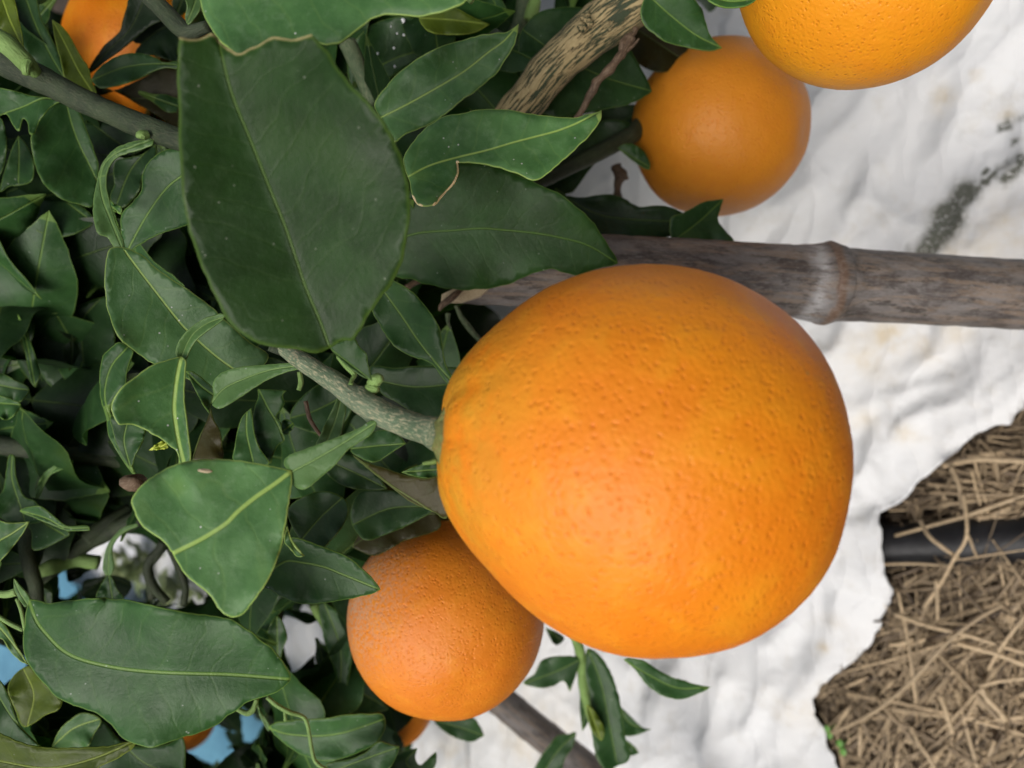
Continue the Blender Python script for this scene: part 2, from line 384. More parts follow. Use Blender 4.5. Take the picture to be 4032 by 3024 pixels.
# ------------------------------------------------------------------ traced leaves
def seg_dist(P, A, B):
    AB = B - A; L2 = (AB ** 2).sum() + 1e-12
    t = ((P - A) @ AB) / L2; tcl = np.clip(t, 0, 1)
    Q = A + tcl[:, None] * AB
    d = np.sqrt(((P - Q) ** 2).sum(1))
    cr = AB[0] * (P[:, 1] - A[1]) - AB[1] * (P[:, 0] - A[0])
    return d, np.sign(cr) * d, tcl * math.sqrt(L2)
def leaf_from_outline(outline, mid, place, scale, fold=.22, wave=.0012, curl=0.0, grad=(0, 0), tint=1.0, torn=None, seed=0, res=24, bowl=0.0, rimk=1.0, ribk=1.0):
    """outline, mid: 2-D points (y down); place(x, y, dz) -> world point; scale: metres per unit"""
    n = 4 if len(outline) > 14 else 6
    ol = np.array(catmull(outline, n, True)); md = np.array([p[:2] for p in catmull(mid, 5)])
    size = max(np.ptp(ol[:, 0]), np.ptp(ol[:, 1])); sp = size / res
    # margin micro irregularity
    cx, cy = ol.mean(0)
    pts = []
    M_ = len(ol)
    for i in range(M_):
        a, b = ol[i], ol[(i + 1) % M_]; d = np.linalg.norm(b - a)
        if d < 1e-6: continue
        k = max(1, int(d / (sp * .7)))
        for j in range(k): pts.append(a + (b - a) * j / k)
    bd = np.array(pts)
    for i in range(len(bd)):
        q = noise.noise(Vector((bd[i][0] / size * 26, bd[i][1] / size * 26, seed * 3.1)))
        t = bd[(i + 1) % len(bd)] - bd[i - 1]; nn = np.array((t[1], -t[0])); nn = nn / (np.linalg.norm(nn) + 1e-9)
        bd[i] = bd[i] + nn * q * size * .006
    B0 = bd; B1 = np.roll(bd, -1, 0)
    x0, y0 = bd.min(0); x1, y1 = bd.max(0)
    g = []
    yy = y0; r = 0
    while yy < y1:
        xx = x0 + (sp / 2 if r % 2 else 0)
        while xx < x1:
            g.append((xx + random.uniform(-.12, .12) * sp, yy + random.uniform(-.12, .12) * sp)); xx += sp
        yy += sp * .87; r += 1
    g = np.array(g)
    # inside test
    ins = np.zeros(len(g), bool)
    for a, b in zip(B0, B1):
        c = ((a[1] > g[:, 1]) != (b[1] > g[:, 1]))
        with np.errstate(divide='ignore', invalid='ignore'):
            xi = (b[0] - a[0]) * (g[:, 1] - a[1]) / (b[1] - a[1] + 1e-12) + a[0]
        ins ^= c & (g[:, 0] < xi)
    g = g[ins]
    def bdist(P):
        best = np.full(len(P), 1e9)
        for a, b in zip(B0, B1):
            d, _, _ = seg_dist(P, a, b); best = np.minimum(best, d)
        return best
    if len(g):
        g = g[bdist(g) > sp * .45]
    allp = [Vector(p) for p in bd] + [Vector(p) for p in g]
    nb = len(bd)
    res_ = delaunay_2d_cdt(allp, [], [list(range(nb))], 1, 1e-5)
    P = np.array([(v[0], v[1]) for v in res_[0]]); Fs = [tuple(f) for f in res_[2]]
    ed = bdist(P)
    best = np.full(len(P), 1e9); ac = np.zeros(len(P)); al = np.zeros(len(P)); L = 0
    for i in range(len(md) - 1):
        d, sg, t = seg_dist(P, md[i], md[i + 1])
        m = d < best; best[m] = d[m]; ac[m] = sg[m]; al[m] = L + t[m]; L += np.linalg.norm(md[i + 1] - md[i])
    tr = np.full(len(P), 1.0)
    if torn:
        for tp in torn:
            tpp = np.array(catmull(tp, 4), float)
            for a, b in zip(tpp[:-1], tpp[1:]):
                d, _, _ = seg_dist(P, a, b); tr = np.minimum(tr, d * scale)
    mid_w = np.abs(ac).max() + 1e-6
    V = []
    for i in range(len(P)):
        x, y = P[i]; s_ = al[i] / (L + 1e-6)
        dz = -(fold * abs(ac[i]) * scale) + bowl * (ac[i] / mid_w) ** 2 * mid_w * scale
        dz += curl * (s_ - .5) ** 2 * 4 * L * scale * .25
        dz += wave * noise.noise(Vector((x / size * 3.2, y / size * 3.2, seed * 7.7))) * (0.35 + abs(ac[i]) / mid_w)
        dz += wave * .9 * math.sin(s_ * 15 + seed) * (ac[i] / mid_w) ** 2
        # sunken side veins quilt the blade
        dz += .000015 * math.sin(2 * math.pi * (al[i] * scale * 135 - abs(ac[i]) * scale * 95))
        dz += (grad[0] * (x - cx) + grad[1] * (y - cy)) * scale
        V.append(place(x, y, dz))
    return V, Fs, dict(across=ac * scale * ribk, along=al * scale, edge=ed * scale * rimk, torn=tr, tint=np.full(len(P), tint)), md
def finish_leaf(name, V, Fs, at_, mat, parent, origin, thick=.00032):
    me = bpy.data.meshes.new(name); me.from_pydata([v - origin for v in V], [], Fs); me.update()
    for k, v in at_.items(): fattr(me, k, v)
    o = link(name, me, mat, parent, origin)
    md = o.modifiers.new('thickness', 'SOLIDIFY'); md.thickness = thick; md.offset = 0
    return o
seedc = [0]
def tleaf(t, outline, mid, d, parent, mat=None, name='leaf', label=None, **kw):
    """a leaf blade traced in tile coordinates at its own depth d"""
    seedc[0] += 1
    cv = lambda p: full(t, p[0], p[1]) + (('s',) if p[-1] == 's' else ())
    ol = [cv(p) for p in outline]; md = [cv(p) for p in mid]
    torn = kw.pop('torn', None)
    if torn: torn = [[cv(p) for p in q] for q in torn]
    V, Fs, A_, m = leaf_from_outline(ol, md, lambda x, y, dz: at(x, y, d + dz), d / FPX, seed=seedc[0], torn=torn, **kw)
    org = at(m[0][0], m[0][1], d)
    o = finish_leaf(name, V, Fs, A_, mat or MLEAF, parent, org)
    if label: o['label'] = label
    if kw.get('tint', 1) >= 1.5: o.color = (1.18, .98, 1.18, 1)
    return o
S = 's'
exec_after = None

# ================================================================== THE SETTING
def grid_mesh(name, x0, x1, y0, y1, nx, ny, zf):
    V = []; Fc = []
    for j in range(ny + 1):
        for i in range(nx + 1):
            x = x0 + (x1 - x0) * i / nx; y = y0 + (y1 - y0) * j / ny
            V.append((x, y, zf(x, y)))
    for j in range(ny):
        for i in range(nx):
            a = j * (nx + 1) + i; Fc.append((a, a + 1, a + nx + 2, a + nx + 1))
    me = bpy.data.meshes.new(name); me.from_pydata(V, [], Fc); me.update(); return me
def trim(me, keep):
    import bmesh
    bm = bmesh.new(); bm.from_mesh(me)
    bmesh.ops.delete(bm, geom=[f for f in bm.faces if not keep(*f.calc_center_median()[:2])], context='FACES'); bm.to_mesh(me); bm.free()
def gz(x, y):
    f = math.exp(-(x * x + y * y) / 4)
    return -.012 + f * (.008 * noise.noise(Vector((x * 9, y * 9, 0))) + .004 * noise.noise(Vector((x * 40, y * 40, 3))))
tag(link('ground', grid_mesh('ground', -1.2, 1.2, -.8, 1.6, 200, 200, gz), MSOIL), 'dark brown soil under straw mulch', None, None, 'structure')
me = grid_mesh('far', -60, 60, -60, 60, 60, 60, lambda x, y: -.03)
tag(link('terrain', me, MSOIL), 'bare brown soil stretching away past the tree', None, None, 'structure')

# --- white fabric sheet
EDGE = [full('F', *p) for p in [(2900, 620), (2500, 800), (2212, 970), (2150, 1040), (2080, 1090), (1950, 1130), (1850, 1180), (1750, 1270), (1600, 1400), (1450, 1530), (1290, 1659)]] + \
       [full('I', *p) for p in [(1255, 30), (1285, 130), (1305, 330), (1325, 480), (1325, 600), (1250, 700), (1220, 800), (1160, 920), (1050, 1020), (950, 1090), (860, 1160), (815, 1240), (830, 1340), (880, 1480), (920, 1580), (955, 1659), (1010, 1800), (900, 2100), (700, 2600)]]
EZ = .022
epts = [ground(px, py, EZ) for px, py in EDGE]
poly = [(p.x, p.y) for p in epts]
ex = catmull(poly, 4)
top = [(poly[-1][0] - .1, .9), (-.5, 1.35), (.3, 1.3), (1.0, 1.2), (1.3, .3), (1.2, -.2), (.5, -.25)]
polyf = [tuple(p) for p in ex] + [tuple(t) for t in top]
# fold direction on the ground: image diagonal (right-up to left-down)
q0 = ground(3700, 1400); q1 = ground(3000, 2300); fd = (q1 - q0).normalized(); fn = Vector((-fd.y, fd.x, 0))
CREASES = []
for t_, pl, h_, w_ in [('F', [(2500, 560), (2212, 740), (1900, 930), (1500, 1080), (1400, 1250), (1130, 1450), (1060, 1600)], .007, .022), ('F', [(2050, 600), (1900, 850), (1500, 1130)], .005, .014),
    ('F', [(1750, 800), (1450, 900), (1060, 1010)], .006, .016), ('F', [(1150, 400), (1080, 600), (900, 700)], .010, .022), ('F', [(2300, 790), (2000, 1000), (1700, 1180)], .005, .012),
    ('I', [(1200, 0), (1080, 500), (960, 900), (900, 1040), (700, 1400), (680, 1700)], .007, .020), ('I', [(1050, 100), (900, 420), (600, 800)], .004, .016), ('I', [(330, 1030), (240, 1400), (230, 1700)], .006, .018),
    ('I', [(640, 1100), (500, 1300), (200, 1500)], .004, .014), ('C', [(2300, 1000), (1950, 1300), (1750, 1600), (1600, 1800)], .008, .024), ('C', [(1300, 600), (1000, 900), (850, 1150)], .004, .020), ('C', [(1600, 500), (1450, 900), (1200, 1300)], .004, .018),
    ('C', [(900, 1200), (620, 1400)], .005, .016), ('C', [(2300, 100), (1900, 600), (1750, 900)], .004, .018), ('C', [(2300, 1330), (1900, 1659)], .007, .018), ('I', [(-60, 1050), (-120, 1400), (20, 1700)], .006, .018),
    ('H', [(900, 1450), (1000, 1800)], .006, .016), ('C', [(1500, 1500), (1200, 1330), (1000, 1560)], .004, .012), ('F', [(1750, 480), (1700, 640), (1480, 760)], .004, .010), ('F', [(1350, 1600), (1250, 1300), (1400, 1000), (1330, 800)], .003, .012)]:
    g_ = [ground(*full(t_, *p_)) for p_ in pl]; CREASES.append((catmull([(p_.x, p_.y) for p_ in g_], 5), h_, w_))
def crease(x, y):
    z = 0; X = x + .006 * noise.noise(Vector((x * 22, y * 22, 2))); Y = y + .006 * noise.noise(Vector((x * 22, y * 22, 8)))
    for pl, h_, w_ in CREASES:
        b_ = 9
        for p_, q_ in zip(pl[:-1], pl[1:]):
            dx, dy = q_[0] - p_[0], q_[1] - p_[1]; L2 = dx * dx + dy * dy
            t_ = max(0, min(1, ((X - p_[0]) * dx + (Y - p_[1]) * dy) / L2)); d_ = math.hypot(X - p_[0] - t_ * dx, Y - p_[1] - t_ * dy)
            if d_ < b_: b_ = d_
            if b_ > .3: break
        if b_ < w_: z += h_ * (1 - b_ / w_) ** 1.6
    return z
def fabz(x, y):
    p = Vector((x, y, 0)); a = p.dot(fd); b = p.dot(fn)
    wv = .3 * noise.noise(Vector((x * 5, y * 5, 9)))
    def ridge(v): return 1 - abs(v) * 2.2
    w2 = .02 * noise.noise(Vector((x * 12, y * 12, 3))); w3 = .012 * noise.noise(Vector((x * 30, y * 30, 6)))
    a2 = a + w2 + w3; b2 = b - w2 * 1.3 + w3
    fz = .5 + .5 * noise.noise(Vector((x * 8, y * 8, 11)))
    z = (crease(x, y) if y < .62 else 0) + .004 * max(0, ridge(noise.noise(Vector((a2 * 5, b2 * 14, 1.3)))))
    z += .0016 * fz * max(0, ridge(noise.noise(Vector((a2 * 13, b2 * 42, 4.1))))) ** 1.5
    z += .0007 * max(0, ridge(noise.noise(Vector((a2 * 34, b2 * 70, 7.7))))) ** 1.6
    z += .0012 * (1 - fz) * max(0, ridge(noise.noise(Vector((b2 * 22, a2 * 50, 3.7))))) ** 1.6
    z += .012 * noise.noise(Vector((x * 7, y * 7, 5)))
    return z + .006
PIPE = [ground(*full('I', x, y), .003) for x, y in [(1235, 217), (1400, 210), (1700, 195), (2212, 165), (2900, 120), (3600, 60)]]
def pipe_dist(x, y):
    a, b = PIPE[0], PIPE[1]; d = Vector((b.x - a.x, b.y - a.y)).normalized(); a2 = Vector((a.x, a.y)) - d * .02; p = Vector((x, y)) - a2
    t = max(0, p.dot(d)); return (p - d * t).length
def build_fabric():
    B = np.array(polyf); pts = []
    for i in range(len(B)):
        a, b = B[i], B[(i + 1) % len(B)]; d = np.linalg.norm(b - a); k = max(1, int(d / .003))
        for j in range(k): pts.append(a + (b - a) * j / k)
    bd = np.array(pts)
    for i in range(len(bd)):
        if bd[i][1] < .9: bd[i] = bd[i] + np.array((noise.noise(Vector((i * .31, 0, 1))), noise.noise(Vector((i * .31, 0, 8))))) * .0022 + np.array((noise.noise(Vector((i * 1.3, 0, 1))), noise.noise(Vector((i * 1.3, 0, 8))))) * .0008
    g = []
    y = bd[:, 1].min()
    while y < bd[:, 1].max():
        dens = .0033 if y < .62 else .010
        x = bd[:, 0].min()
        while x < bd[:, 0].max():
            dn = dens if abs(x) < .5 else .02
            g.append((x + random.uniform(-.1, .1) * dens, y + random.uniform(-.1, .1) * dens)); x += dn
        y += dens
    g = np.array(g); ins = np.zeros(len(g), bool)
    for a, b in zip(bd, np.roll(bd, -1, 0)):
        c = ((a[1] > g[:, 1]) != (b[1] > g[:, 1]))
        xi = (b[0] - a[0]) * (g[:, 1] - a[1]) / (b[1] - a[1] + 1e-12) + a[0]
        ins ^= c & (g[:, 0] < xi)
    g = g[ins]
    r = delaunay_2d_cdt([Vector(p) for p in bd] + [Vector(p) for p in g], [], [list(range(len(bd)))], 1, 1e-6)
    eb = np.array([tuple(p) for p in ex])
    V = []; P = np.array([tuple(v) for v in r[0]])
    best = np.full(len(P), 9.)
    for a, b in zip(eb[:-1], eb[1:]):
        d, _, _ = seg_dist(P, a, b); best = np.minimum(best, d)
    for i, (x, y) in enumerate(P):
        z = fabz(x, y); lip = math.exp(-(best[i] / .009) ** 2)
        if y < .5:
            dp = pipe_dist(x, y); z = max(z, .0215 * math.exp(-(max(0, dp - .012) / .02) ** 2))
        V.append((x, y, z))
    me = bpy.data.meshes.new('white_fabric'); me.from_pydata(V, [], [tuple(f) for f in r[2]]); me.update()
    st = np.zeros(len(P)); ml = np.zeros(len(P))
    def blob(arr, t, x, y, rx, amt):
        q = ground(*full(t, x, y), .01); rr = rx / K * gdepth(full(t, x, y)[0]) / FPX
        d = np.hypot(P[:, 0] - q.x, P[:, 1] - q.y) / rr
        if arr is ml: d = d * 1.2
        np.maximum(arr, amt * np.exp(-d ** 2), out=arr)
    for a in [('F', 1350, 530, 120, .9), ('F', 1550, 560, 110, .6), ('F', 1180, 680, 140, .5), ('F', 1750, 500, 100, .6), ('C', 1700, 640, 60, 1), ('C', 1660, 690, 50, .7),
              ('C', 1900, 480, 30, .7), ('C', 1900, 1640, 300, .45), ('C', 2150, 1500, 220, .5), ('C', 2110, 740, 40, .9), ('F', 1150, 1050, 100, .35), ('F', 1450, 1150, 60, .5), ('I', 920, 860, 30, .8), ('I', 980, 700, 60, .4), ('I', 760, 1250, 120, .35), ('H', 1250, 1450, 300, .45), ('H', 750, 1600, 200, .4)]: blob(st, *a)
    for a in [('C', 1830, 1250, 80, 1.1), ('C', 1860, 1280, 60, 1.1), ('C', 1780, 1330, 70, 1.2), ('C', 1700, 1380, 80, 1.1), ('C', 1740, 1440, 90, 1.2), ('C', 1690, 1500, 90, 1.2), ('C', 1640, 1560, 80, 1.2), ('C', 1610, 1610, 70, 1.2), ('C', 1900, 1250, 40, 1), ('C', 1470, 1610, 20, 1.2), ('C', 2085, 815, 32, 1.3), ('C', 2120, 760, 30, .8), ('C', 2190, 750, 20, 1.1), ('C', 2165, 910, 22, 1),
              ('C', 1975, 1115, 14, 1.3), ('C', 2080, 1090, 22, 1.2), ('C', 2130, 1060, 26, 1.1), ('C', 2190, 1030, 30, 1.2), ('C', 2100, 1170, 36, 1), ('C', 2160, 1130, 36, 1), ('C', 2205, 1090, 30, 1), ('C', 1800, 885, 14, 1), ('C', 2020, 1150, 20, 1), ('C', 1975, 1190, 14, 1.1), ('C', 1560, 1640, 50, 1)]: blob(ml, *a)
    fattr(me, 'stain', st); fattr(me, 'mildew', ml)
    o = link('fabric_sheet', me, MFAB)
    sm = o.modifiers.new('thickness', 'SOLIDIFY'); sm.thickness = .0008; sm.offset = 0
    tag(o, 'crumpled white fabric sheet with mildew spots spread over the ground', 'fabric sheet')
build_fabric()

# --- unseen leafy ring added behind the camera to block sky and darken reflections
def sky_block():
    rnd = random.Random(3); V = []; Fc = []
    for k in range(15000):
        a = rnd.uniform(-math.pi * .98, .30 * math.pi - .25) - math.pi * .16
        R_ = rnd.uniform(2.0, 3.2); h = rnd.random() ** .8 * (1.75 + .35 * math.sin(a * 7)); R_ += .25 * math.sin(a * 9)
        c = Vector((R_ * math.cos(a), R_ * math.sin(a), h)); 
        if c.y > .6: continue
        u = Vector((rnd.gauss(0, 1), rnd.gauss(0, 1), rnd.gauss(0, 1))).normalized(); v = u.orthogonal().normalized(); L = rnd.uniform(.06, .13)
        i0 = len(V); V += [c - u * L, c + v * L * .4, c + u * L, c - v * L * .4]; Fc.append((i0, i0 + 1, i0 + 2, i0 + 3))
    me = bpy.data.meshes.new('sky_block_foliage'); me.from_pydata(V, [], Fc); me.update()
    fattr(me, 'tint', [1.0] * len(V)); fattr(me, 'edge', [1.0] * len(V)); fattr(me, 'across', [1.0] * len(V)); fattr(me, 'torn', [1.0] * len(V))
    tag(link('sky_block_foliage', me, MLEAF, None, None, False), 'unseen green foliage added around the camera to block sky light', 'foliage', None, 'stuff')
sky_block()

# --- blue tarp beyond the tree
me = grid_mesh('tarp', -1.7, -.23, .70, 2.8, 120, 160, lambda x, y: .045 + .012 * noise.noise(Vector((x * 6, y * 6, 0))) + .006 * noise.noise(Vector((x * 25, y * 25, 0))))
trim(me, lambda x, y: x < -.33 - .1 * 0 or (y > .93 and x < -.30 + .02 * math.sin(y * 30)))
o = link('blue_tarp', me, MTARP); sm = o.modifiers.new('thickness', 'SOLIDIFY'); sm.thickness = .001
tag(o, 'bright blue tarp lying on the ground, glimpsed through gaps in the leaves', 'tarp')

# --- black irrigation pipe
P0 = [ground(*full('I', x, y), .003) for x, y in [(1235, 217), (1400, 210), (1700, 195), (2212, 165), (2900, 120), (3600, 60)]]
tag(tube('irrigation_pipe', [(p, .0135) for p in P0], MPIPE, segs=24, wob=.01), 'black plastic irrigation pipe half buried in the straw beside the fabric edge', 'pipe')

# --- straw mulch
def inpoly(x, y, B):
    c = False; n = len(B); j = n - 1
    for i in range(n):
        xi, yi = B[i]; xj, yj = B[j]
        if (yi > y) != (yj > y) and x < (xj - xi) * (y - yi) / (yj - yi) + xi: c = not c
        j = i
    return c
def straw_geo(V, Fc, T, p, ang, L, wd, lift, bend, tone, curve=0):
    n0 = len(V); dx, dy = math.cos(ang), math.sin(ang); nx, ny = -dy, dx
    N = 5
    for i in range(N + 1):
        u = i / N - .5
        cx = p[0] + dx * L * u + nx * curve * (u * u) * L; cy = p[1] + dy * L * u + ny * curve * (u * u) * L
        cz = p[2] + lift * u * L + bend * (u * u) * L
        ww = wd * (1 - .35 * abs(u) * 2) * .5
        for (a, b) in ((1, .0), (.4, .75), (-.4, .75), (-1, 0), (0, -.6)):
            V.append((cx + nx * ww * a, cy + ny * ww * a, cz + ww * b * .8)); T.append(tone)
    for i in range(N):
        for k in range(5):
            k2 = (k + 1) % 5
            Fc.append((n0+i*5+k, n0+i*5+k2, n0+(i+1)*5+k2, n0+(i+1)*5+k))
    Fc.append(tuple(n0 + k for k in range(5))); Fc.append(tuple(n0 + N * 5 + k for k in range(4, -1, -1)))
def img_dir_angle(px, py, ang):
    """ground angle of an image direction at a pixel"""
    a = ground(px, py); b = ground(px + 60 * math.cos(ang), py + 60 * math.sin(ang)); return math.atan2(b.y - a.y, b.x - a.x)
def build_straw():
    V = []; Fc = []; T = []
    rnd = random.Random(5)
    made = 0
    while made < 5200:
        px = rnd.uniform(2950, 4500); py = rnd.uniform(1300, 3500)
        g = ground(px, py)
        if inpoly(g.x, g.y, polyf) and rnd.random() < .97: continue
        ty = (py - 2016) * K; tx = (px - 2688) * K
        u = rnd.random()
        if ty < -100: a = rnd.gauss(.02, .12) if u < .75 else rnd.uniform(0, math.pi)
        elif ty < 850: a = rnd.gauss(-.28, .2) if u < .6 else rnd.uniform(0, math.pi)
        else: a = rnd.gauss(-.7, .5) if u < .3 else rnd.uniform(0, math.pi)
        # keep the pipe mostly clear
        onpipe = abs(ty - 185) < 150 and tx > 1100
        if -120 < ty < 420 and tx < 2000 and rnd.random() < .55: continue
        if onpipe and rnd.random() < .98: continue
        L = rnd.choice([.012, .02, .04, .08, .13, .17]) * rnd.uniform(.7, 1.3); wd = rnd.choice([.0006, .0009, .0012, .0016, .0022, .0034]) * rnd.uniform(.8, 1.2)
        if onpipe: L = .04
        layer = rnd.random(); z = -.010 + .020 * layer
        tone = min(1, max(0, rnd.gauss(.05 + .60 * layer, .28)))  # lower straws painted darker, standing in for shade between the stalks
        ga = img_dir_angle(px, py, a)
        # stalks never lie through the fabric
        ok = all(not inpoly(g.x + s_ * math.cos(ga) * L / 2, g.y + s_ * math.sin(ga) * L / 2, polyf) for s_ in (-1, 1)) or z < -.002
        if not ok: continue
        straw_geo(V, Fc, T, (g.x, g.y, z + (.02 if onpipe else 0)), ga, L, wd, rnd.gauss(0, .06), rnd.gauss(0, .08), tone, rnd.gauss(0, .11)); made += 1
    for _ in range(4500):   # chaff
        px = rnd.uniform(2950, 4400); py = rnd.uniform(1400, 3300); g = ground(px, py)
        if inpoly(g.x, g.y, polyf): continue
        straw_geo(V, Fc, T, (g.x, g.y, rnd.uniform(-.006, .012)), rnd.uniform(0, 3.14), rnd.uniform(.003, .014), rnd.uniform(.0004, .0013), rnd.gauss(0, .2), rnd.gauss(0, .2), rnd.random() * .9, 0)
    me = bpy.data.meshes.new('straw_mulch'); me.from_pydata(V, [], Fc); me.update(); fattr(me, 'tone', T)
    tag(link('straw_mulch', me, MSTRAW), 'layer of dry brown straw mulch covering the soil', 'straw', None, 'stuff')
build_straw()
def stalk(t, pts, wd, tone, label, z=.022):
    pp = [ground(*full(t, x, y), z + dz) for x, y, dz in pts]
    me, o0, _ = tube_mesh('straw_stalk', [(p, .55 * wd * (1 - .25 * i / len(pp))) for i, p in enumerate(pp)], segs=7, wob=.12)
    fattr(me, 'tone', [tone] * len(me.vertices))
    tag(link('straw_stalk', me, MSTRAW, None, o0), label, 'straw stalk', 'long loose straw stalks on top of the mulch')
stalk('I', [(1540, 60, .004), (1600, 160, .012), (1700, 240, .012), (1790, 300, .004)], .0022, .75, 'kinked pale stalk crossing the black pipe nearest the fabric')
stalk('I', [(1820, -120, .006), (1840, 150, .014), (1760, 300, .01), (1660, 480, .004), (1560, 620, 0)], .0018, .9, 'long greenish straw stalk curving down over the black pipe')
stalk('I', [(1850, 150, .012), (1880, 230, .012), (1910, 300, .006)], .0015, .6, 'short straw stalk forking off at the lower rim of the pipe')
stalk('I', [(1370, 660, 0), (1600, 740, .004), (1850, 800, .004), (2100, 880, .002), (2300, 930, 0)], .0024, .85, 'long pale stalk running right from the outward bulge of the fabric edge')
stalk('I', [(1780, 850, .004), (2000, 910, .006), (2212, 990, .004), (2330, 1040, .002)], .0026, 1.0, 'brightest yellow stalk near the right border of the mulch')
stalk('I', [(980, 1430, 0), (1250, 1290, .004), (1500, 1080, .008), (1700, 860, .008), (1900, 700, .006), (2080, 600, .002)], .0021, .62, 'longest brown stalk rising diagonally across the middle of the mulch')
stalk('I', [(1980, 1020, .002), (2060, 880, .006), (2150, 760, .008), (2230, 660, .006)], .0019, .85, 'pale stalk leaning across the end of the brightest yellow one')
stalk('I', [(1920, 1130, .006), (2060, 1095, .006), (2300, 1070, .004)], .0019, .95, 'whitish stalk lying level at the right border')
stalk('I', [(1930, 1140, .006), (1980, 1220, .006), (2050, 1290, .004), (2090, 1350, .002)], .0034, .8, 'broad flat orange-tan straw blade below the whitish level stalk')
stalk('I', [(1670, 1190, .002), (1710, 1310, .004), (1750, 1440, .004)], .0026, .9, 'short thick pale stalk standing nearly upright in the lower mulch')
stalk('I', [(1150, 1390, .002), (1150, 1480, .004), (1145, 1580, .002)], .0026, .7, 'short grey stub of straw beside the green seedling')
stalk('I', [(1480, 1390, .004), (1530, 1500, .006), (1600, 1600, .006), (1650, 1700, .004)], .0023, .75, 'split straw stalk at the bottom border of the photo')
stalk('I', [(1640, 440, .004), (1650, 560, .004), (1650, 720, 0)], .0019, .7, 'thin upright straw stalk just below the curving greenish one')
stalk('I', [(1260, 340, -.004), (1500, 335, -.002), (1740, 350, -.002)], .0016, .75, 'straight straw stalk lying along the lower side of the pipe')
stalk('F', [(1690, 1360, -.004), (1900, 1320, 0), (2212, 1330, 0), (2400, 1335, 0)], .0028, .75, 'thick stalk lying level above the pipe beneath the fabric corner')
stalk('F', [(1740, 1370, .002), (1790, 1490, .004), (1810, 1640, .004)], .0026, .55, 'dull brown stalk dropping towards the top of the pipe')

# seedlings
def seedling(t, x, y, label, r):
    g = ground(*full(t, x, y), .02)
    e = empty('seedling', g - Vector((0, 0, .02)), label, 'seedling', 'green seedlings in the mulch')
    tube('stem', [(g - Vector((0, 0, .02)), .0006), (g, .0005)], MSEED, e, segs=6)
    for k in range(2):
        V = []; n = 10; a0 = k * math.pi + .4
        V.append(g + Vector((math.cos(a0), math.sin(a0), .1)) * r)
        for i in range(n):
            a = 2 * math.pi * i / n
            V.append(g + Vector((math.cos(a0), math.sin(a0), .1)) * r + Vector((math.cos(a) * r, math.sin(a) * r * .8, .0006)))
        me = bpy.data.meshes.new('leaf'); me.from_pydata([v - g for v in V], [], [(0, i + 1, (i + 1) % n + 1) for i in range(n)]); me.update()
        o = link('leaf', me, MSEED, e, g); m_ = o.modifiers.new('t', 'SOLIDIFY'); m_.thickness = .0004
seedling('I', 1030, 1525, 'tiny bright green seedling with round leaves near the grey straw stub', .0024)
seedling('I', 945, 1425, 'tiny green seedling sprouting close to the notch in the fabric edge', .002)

# yellowish weeds on the ground behind the tree
def weed(t, x, y, label, n=70, spread=.05):
    g = ground(*full(t, x, y), .03); rnd = random.Random(int(x)); V = []; Fc = []
    for k in range(n):
        a = rnd.uniform(0, 6.283); el = rnd.uniform(.1, 1.3); L = rnd.uniform(.012, .035); r = rnd.uniform(0, spread) * .5
        b = Vector((math.cos(a) * r, math.sin(a) * r, rnd.uniform(-.02, .03))); d = Vector((math.cos(a) * math.cos(el), math.sin(a) * math.cos(el), math.sin(el)))
        sd = d.cross(Vector((0, 0, 1))).normalized(); i0 = len(V)
        for u, w_ in ((0, .05), (.25, .22), (.5, .28), (.75, .18), (1, .01)):
            c = b + d * L * u - Vector((0, 0, 1)) * L * u * u * .3
            V += [c - sd * L * w_, c + Vector((0, 0, .001)), c + sd * L * w_]
        for q in range(4):
            Fc += [(i0+q*3, i0+q*3+1, i0+q*3+4, i0+q*3+3), (i0+q*3+1, i0+q*3+2, i0+q*3+5, i0+q*3+4)]
    me = bpy.data.meshes.new('weed_clump'); me.from_pydata(V, [], Fc); me.update()
    tag(link('weed_clump', me, MWEED, None, g), label, 'weed')
weed('G', 920, 330, 'pale yellow-green weeds beyond the bright triangular leaf')
weed('G', 1130, 530, 'small olive weeds seen under the tip of the bright triangular leaf', 50, .04)

